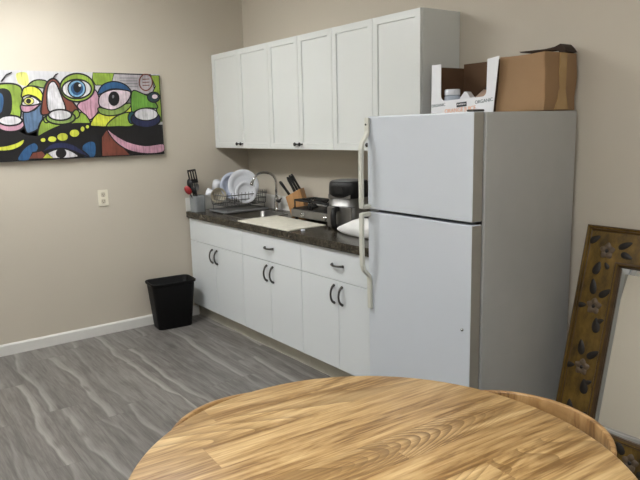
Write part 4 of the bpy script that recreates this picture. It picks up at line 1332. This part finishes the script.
# a: half length along the wall, b: half depth
H = 0.385
Lp = [bl(0.0005, 0.138, 0.082, 0.035), bl(0.006, 0.143, 0.087, 0.038), bl(H - 0.035, 0.176, 0.108, 0.045), bl(H - 0.033, 0.176, 0.108, 0.045), bl(H, 0.178, 0.110, 0.046),
      bl(H, 0.173, 0.105, 0.043), bl(0.05, 0.142, 0.086, 0.036), bl(0.010, 0.136, 0.080, 0.033)]
loft(bm, Lp)
obj('body', bm, 'bin', wb)
bm = B()
loft(bm, [bl(H - 0.012, 0.1785, 0.1105, 0.047), bl(H - 0.014, 0.188, 0.119, 0.052), bl(H + 0.002, 0.190, 0.121, 0.053), bl(H + 0.006, 0.184, 0.116, 0.050), bl(H + 0.004, 0.177, 0.109, 0.046), bl(H + 0.0005, 0.176, 0.108, 0.046)], cap0=False, cap1=False)
obj('rim', bm, 'bin', wb)

# ================================================================== leaning mirror
MW, MH = 0.86, 1.118
lean = math.atan2(0.27, 1.085)
mr = thing('floor_mirror', 'gold framed floor mirror with painted flowers leaning right of the refrigerator', 'mirror', (3.236, -0.322, 0.0))
mr.rotation_euler = (-lean, 0, 0)
# local: x along the width, z up the glass, -y towards the room; front face of the flat field at y = 0
prof = [(0.0, 0.034, 1), (0.0, -0.006, 1), (0.006, -0.012, 0), (0.013, -0.007, 1), (0.018, -0.010, 0), (0.023, -0.002, 1), (0.027, 0.0, 0), (0.160, 0.0, 1), (0.163, -0.004, 1), (0.168, -0.005, 0), (0.174, 0.0, 1), (0.182, 0.014, 1), (0.182, 0.034, 1)]
def fcorner(w, d):
    return [(w, d, w), (MW - w, d, w), (MW - w, d, MH - w), (w, d, MH - w)]
bm = B()
rings = [[bm.verts.new((x, y, z)) for x, y, z in fcorner(w, d)] for w, d, k in prof]
for r_, (a, b) in enumerate(zip(rings, rings[1:] + rings[:1])):
    for i in range(4):
        j = (i + 1) % 4
        f = bm.faces.new((a[i], a[j], b[j], b[i]))
        f.material_index = prof[r_][2]
obj('frame', bm, ['gold', 'dark_molding'], mr, label='wide gold frame with dark moulded lips')
bm = B()
g0, g1, bev = 0.1825, 0.1825, 0.026
A = [bm.verts.new(p) for p in fcorner(0.1825, 0.0200)]
A2 = [bm.verts.new(p) for p in fcorner(0.1825 + bev, 0.0165)]
Z0 = [bm.verts.new(p) for p in fcorner(0.1825, 0.0240)]
for i in range(4):
    j = (i + 1) % 4
    bm.faces.new((A[i], A[j], A2[j], A2[i])); bm.faces.new((Z0[i], Z0[j], A[j], A[i]))
bm.faces.new(A2); bm.faces.new(Z0)
obj('mirror_glass', bm, 'mirror', mr, label='bevelled mirror glass')
bm = B(); box(bm, 0.05, MW - 0.05, 0.0345, 0.0365, 0.05, MH - 0.05); obj('backing_board', bm, 'card_in', mr)
def blob(bm, cx, cz, L, W, ang, mi, h=0.0035):
    """a raised painted petal or leaf on the frame: pointed oval dome"""
    n = 14
    ca, sa = math.cos(ang), math.sin(ang)
    ring = []
    for k in range(n):
        t = 2 * PI * k / n
        a = math.cos(t) * L / 2
        b = math.sin(t) * W / 2 * (1 - 0.35 * math.cos(t))
        ring.append((cx + a * ca - b * sa, cz + a * sa + b * ca))
    v0 = [bm.verts.new((x, -0.0003, z)) for x, z in ring]
    v1 = [bm.verts.new((cx + (x - cx) * 0.75, -h * 0.8, cz + (z - cz) * 0.75)) for x, z in ring]
    top = bm.verts.new((cx, -h, cz))
    for k in range(n):
        j = (k + 1) % n
        f = bm.faces.new((v0[k], v0[j], v1[j], v1[k])); f.material_index = mi; f.smooth = True
        f = bm.faces.new((v1[k], v1[j], top)); f.material_index = mi; f.smooth = True
def bloom(cx, cz, leaves, s=1.2, name='flower_ornament'):
    bm = B()
    for (lx, lz, L, W, ang) in leaves:
        blob(bm, cx + lx * s, cz + lz * s, L * s, W * s, ang, 1)
    for k in range(5):
        a = 2 * PI * k / 5 + 0.3
        blob(bm, cx + 0.017 * s * math.cos(a), cz + 0.019 * s * math.sin(a), 0.030 * s, 0.028 * s, a, 0, 0.0055)
    blob(bm, cx, cz, 0.017 * s, 0.017 * s, 0, 1, 0.0085)
    return obj(name, bm, ['petal', 'leaf'], mr)
LV1 = [(-0.058, 0.040, 0.052, 0.026, 0.6), (0.066, 0.030, 0.058, 0.024, 0.5), (0.077, -0.010, 0.048, 0.024, -0.3), (-0.028, -0.072, 0.055, 0.030, 1.3), (0.008, -0.058, 0.03, 0.018, 2.2)]
LV2 = [(-0.017, 0.076, 0.062, 0.028, 1.75), (0.034, 0.058, 0.056, 0.026, 0.7), (-0.050, -0.004, 0.040, 0.022, 0.2), (0.022, -0.072, 0.060, 0.032, 1.7), (0.036, -0.052, 0.03, 0.018, 0.5)]
ox = 3.236
bloom(3.350 - ox, 1.003, LV1)
bloom(3.334 - ox, 0.736, LV2)
bloom(3.330 - ox, 0.442, LV2)
bloom(3.326 - ox, 0.150, LV2)
bloom(3.62 - ox, 0.095, [(-0.045, 0.040, 0.055, 0.028, 2.2), (0.055, 0.030, 0.055, 0.028, 0.5), (0.05, -0.035, 0.05, 0.026, -0.6), (-0.055, -0.03, 0.05, 0.026, 0.5)])
bloom(3.62 - ox, MH - 0.095, [(-0.045, 0.035, 0.055, 0.028, 2.4), (0.055, 0.030, 0.055, 0.028, 0.5), (0.05, -0.035, 0.05, 0.026, -0.6), (-0.055, -0.03, 0.05, 0.026, 0.5)])
for z in (1.003, 0.736, 0.442, 0.150):
    bloom(MW - 0.10, z, LV2)

# ================================================================== dining table
TX, TY, TR, TZ = 3.829, -1.986, 0.604, 0.760
tb = thing('dining_table', 'round light wooden dining table in the foreground', 'table', (TX, TY, 0))
bm = B()
lathe(bm, [(0.0, TZ), (TR - 0.006, TZ), (TR - 0.002, TZ - 0.002), (TR, TZ - 0.006), (TR, TZ - 0.024), (TR - 0.012, TZ - 0.034), (TR - 0.05, TZ - 0.036), (0.0, TZ - 0.036)], (0, 0, 0), 128)
for f in bm.faces: f.smooth = abs(f.normal.z) < 0.5
obj('tabletop', bm, 'table', tb)
bm = B()
lathe(bm, [(0.0, TZ - 0.0365), (0.16, TZ - 0.0365), (0.16, TZ - 0.055), (0.075, TZ - 0.09), (0.062, 0.45), (0.075, 0.12), (0.10, 0.075), (0.0, 0.075)], seg=40)
obj('pedestal', bm, 'chair', tb)
for k in range(4):
    a = PI / 4 + k * PI / 2 + 0.03
    bm = B()
    c_, s_ = math.cos(a), math.sin(a)
    prism(bm, [(0.02, 0.02), (0.30, 0.0), (0.34, 0.0), (0.34, 0.022), (0.10, 0.0745), (0.02, 0.0745)], -0.03, 0.03, 'y')
    bmesh.ops.rotate(bm, verts=bm.verts, cent=(0, 0, 0), matrix=Matrix.Rotation(a, 3, 'Z'))
    obj('foot', bm, 'chair', tb, bevel=0.005)

# ================================================================== round-backed chairs
def barrel_chair(label, ang, dist):
    """wooden chair whose bent back rail wraps round; modelled with its back at +x"""
    a = math.radians(ang)
    t = thing('barrel_chair', label, 'chair', (TX + dist * math.cos(a), TY + dist * math.sin(a), 0), a, 'round-backed chairs tucked under the table')
    RO, TH, HT, HB = 0.292, 0.016, 0.702, 0.590
    def arc(r, n=36, lim=1.95):
        return [(r * math.cos(-lim + 2 * lim * k / n), r * math.sin(-lim + 2 * lim * k / n)) for k in range(n + 1)]
    bm = B()
    o_, i_ = arc(RO), arc(RO - TH)
    n = len(o_)
    def zz(k, z):   # the rail dips towards its two ends
        s = abs(k / (n - 1) * 2 - 1)
        return z - 0.05 * max(0, s - 0.35) ** 1.5
    cols = []
    for k in range(n):
        e = 0.004
        cols.append([bm.verts.new(p) for p in ((o_[k][0], o_[k][1], zz(k, HB)), (o_[k][0], o_[k][1], zz(k, HT - e)), ((o_[k][0] * 0.98 + i_[k][0] * 0.02) * 0.99, (o_[k][1]) * 0.99, zz(k, HT)),
                     (i_[k][0] * 1.01, i_[k][1] * 1.01, zz(k, HT)), (i_[k][0], i_[k][1], zz(k, HT - e)), (i_[k][0], i_[k][1], zz(k, HB)))])
    for u, v in zip(cols, cols[1:]):
        for k in range(6):
            f = bm.faces.new((u[k], u[(k + 1) % 6], v[(k + 1) % 6], v[k])); f.smooth = True
    bm.faces.new(cols[0]); bm.faces.new(cols[-1])
    obj('back_rail', bm, 'chair', t)
    bm = B(); lathe(bm, [(0.0, 0.425), (0.235, 0.425), (0.245, 0.432), (0.245, 0.448), (0.235, 0.456), (0.12, 0.450), (0.0, 0.448)], seg=48); obj('seat', bm, 'chair', t)
    for q in (-1.85, -0.85, 0.85, 1.85):
        bm = B()
        c_, s_ = math.cos(q), math.sin(q)
        rt = RO - 0.012
        k = (q + 1.95) / 3.9 * (n - 1)
        tube(bm, [(0.252 * c_, 0.252 * s_, 0.0), (0.257 * c_, 0.257 * s_, 0.43), (rt * c_, rt * s_, zz(k, HB) + 0.02)], [0.014, 0.018, 0.013], 12)
        obj('leg', bm, 'chair', t)
    return t
barrel_chair('wooden round-backed chair tucked in at the far side of the table before the mirror', 91.0, 0.510)
barrel_chair('wooden round-backed chair tucked in at the left side of the table', -176.0, 0.446)
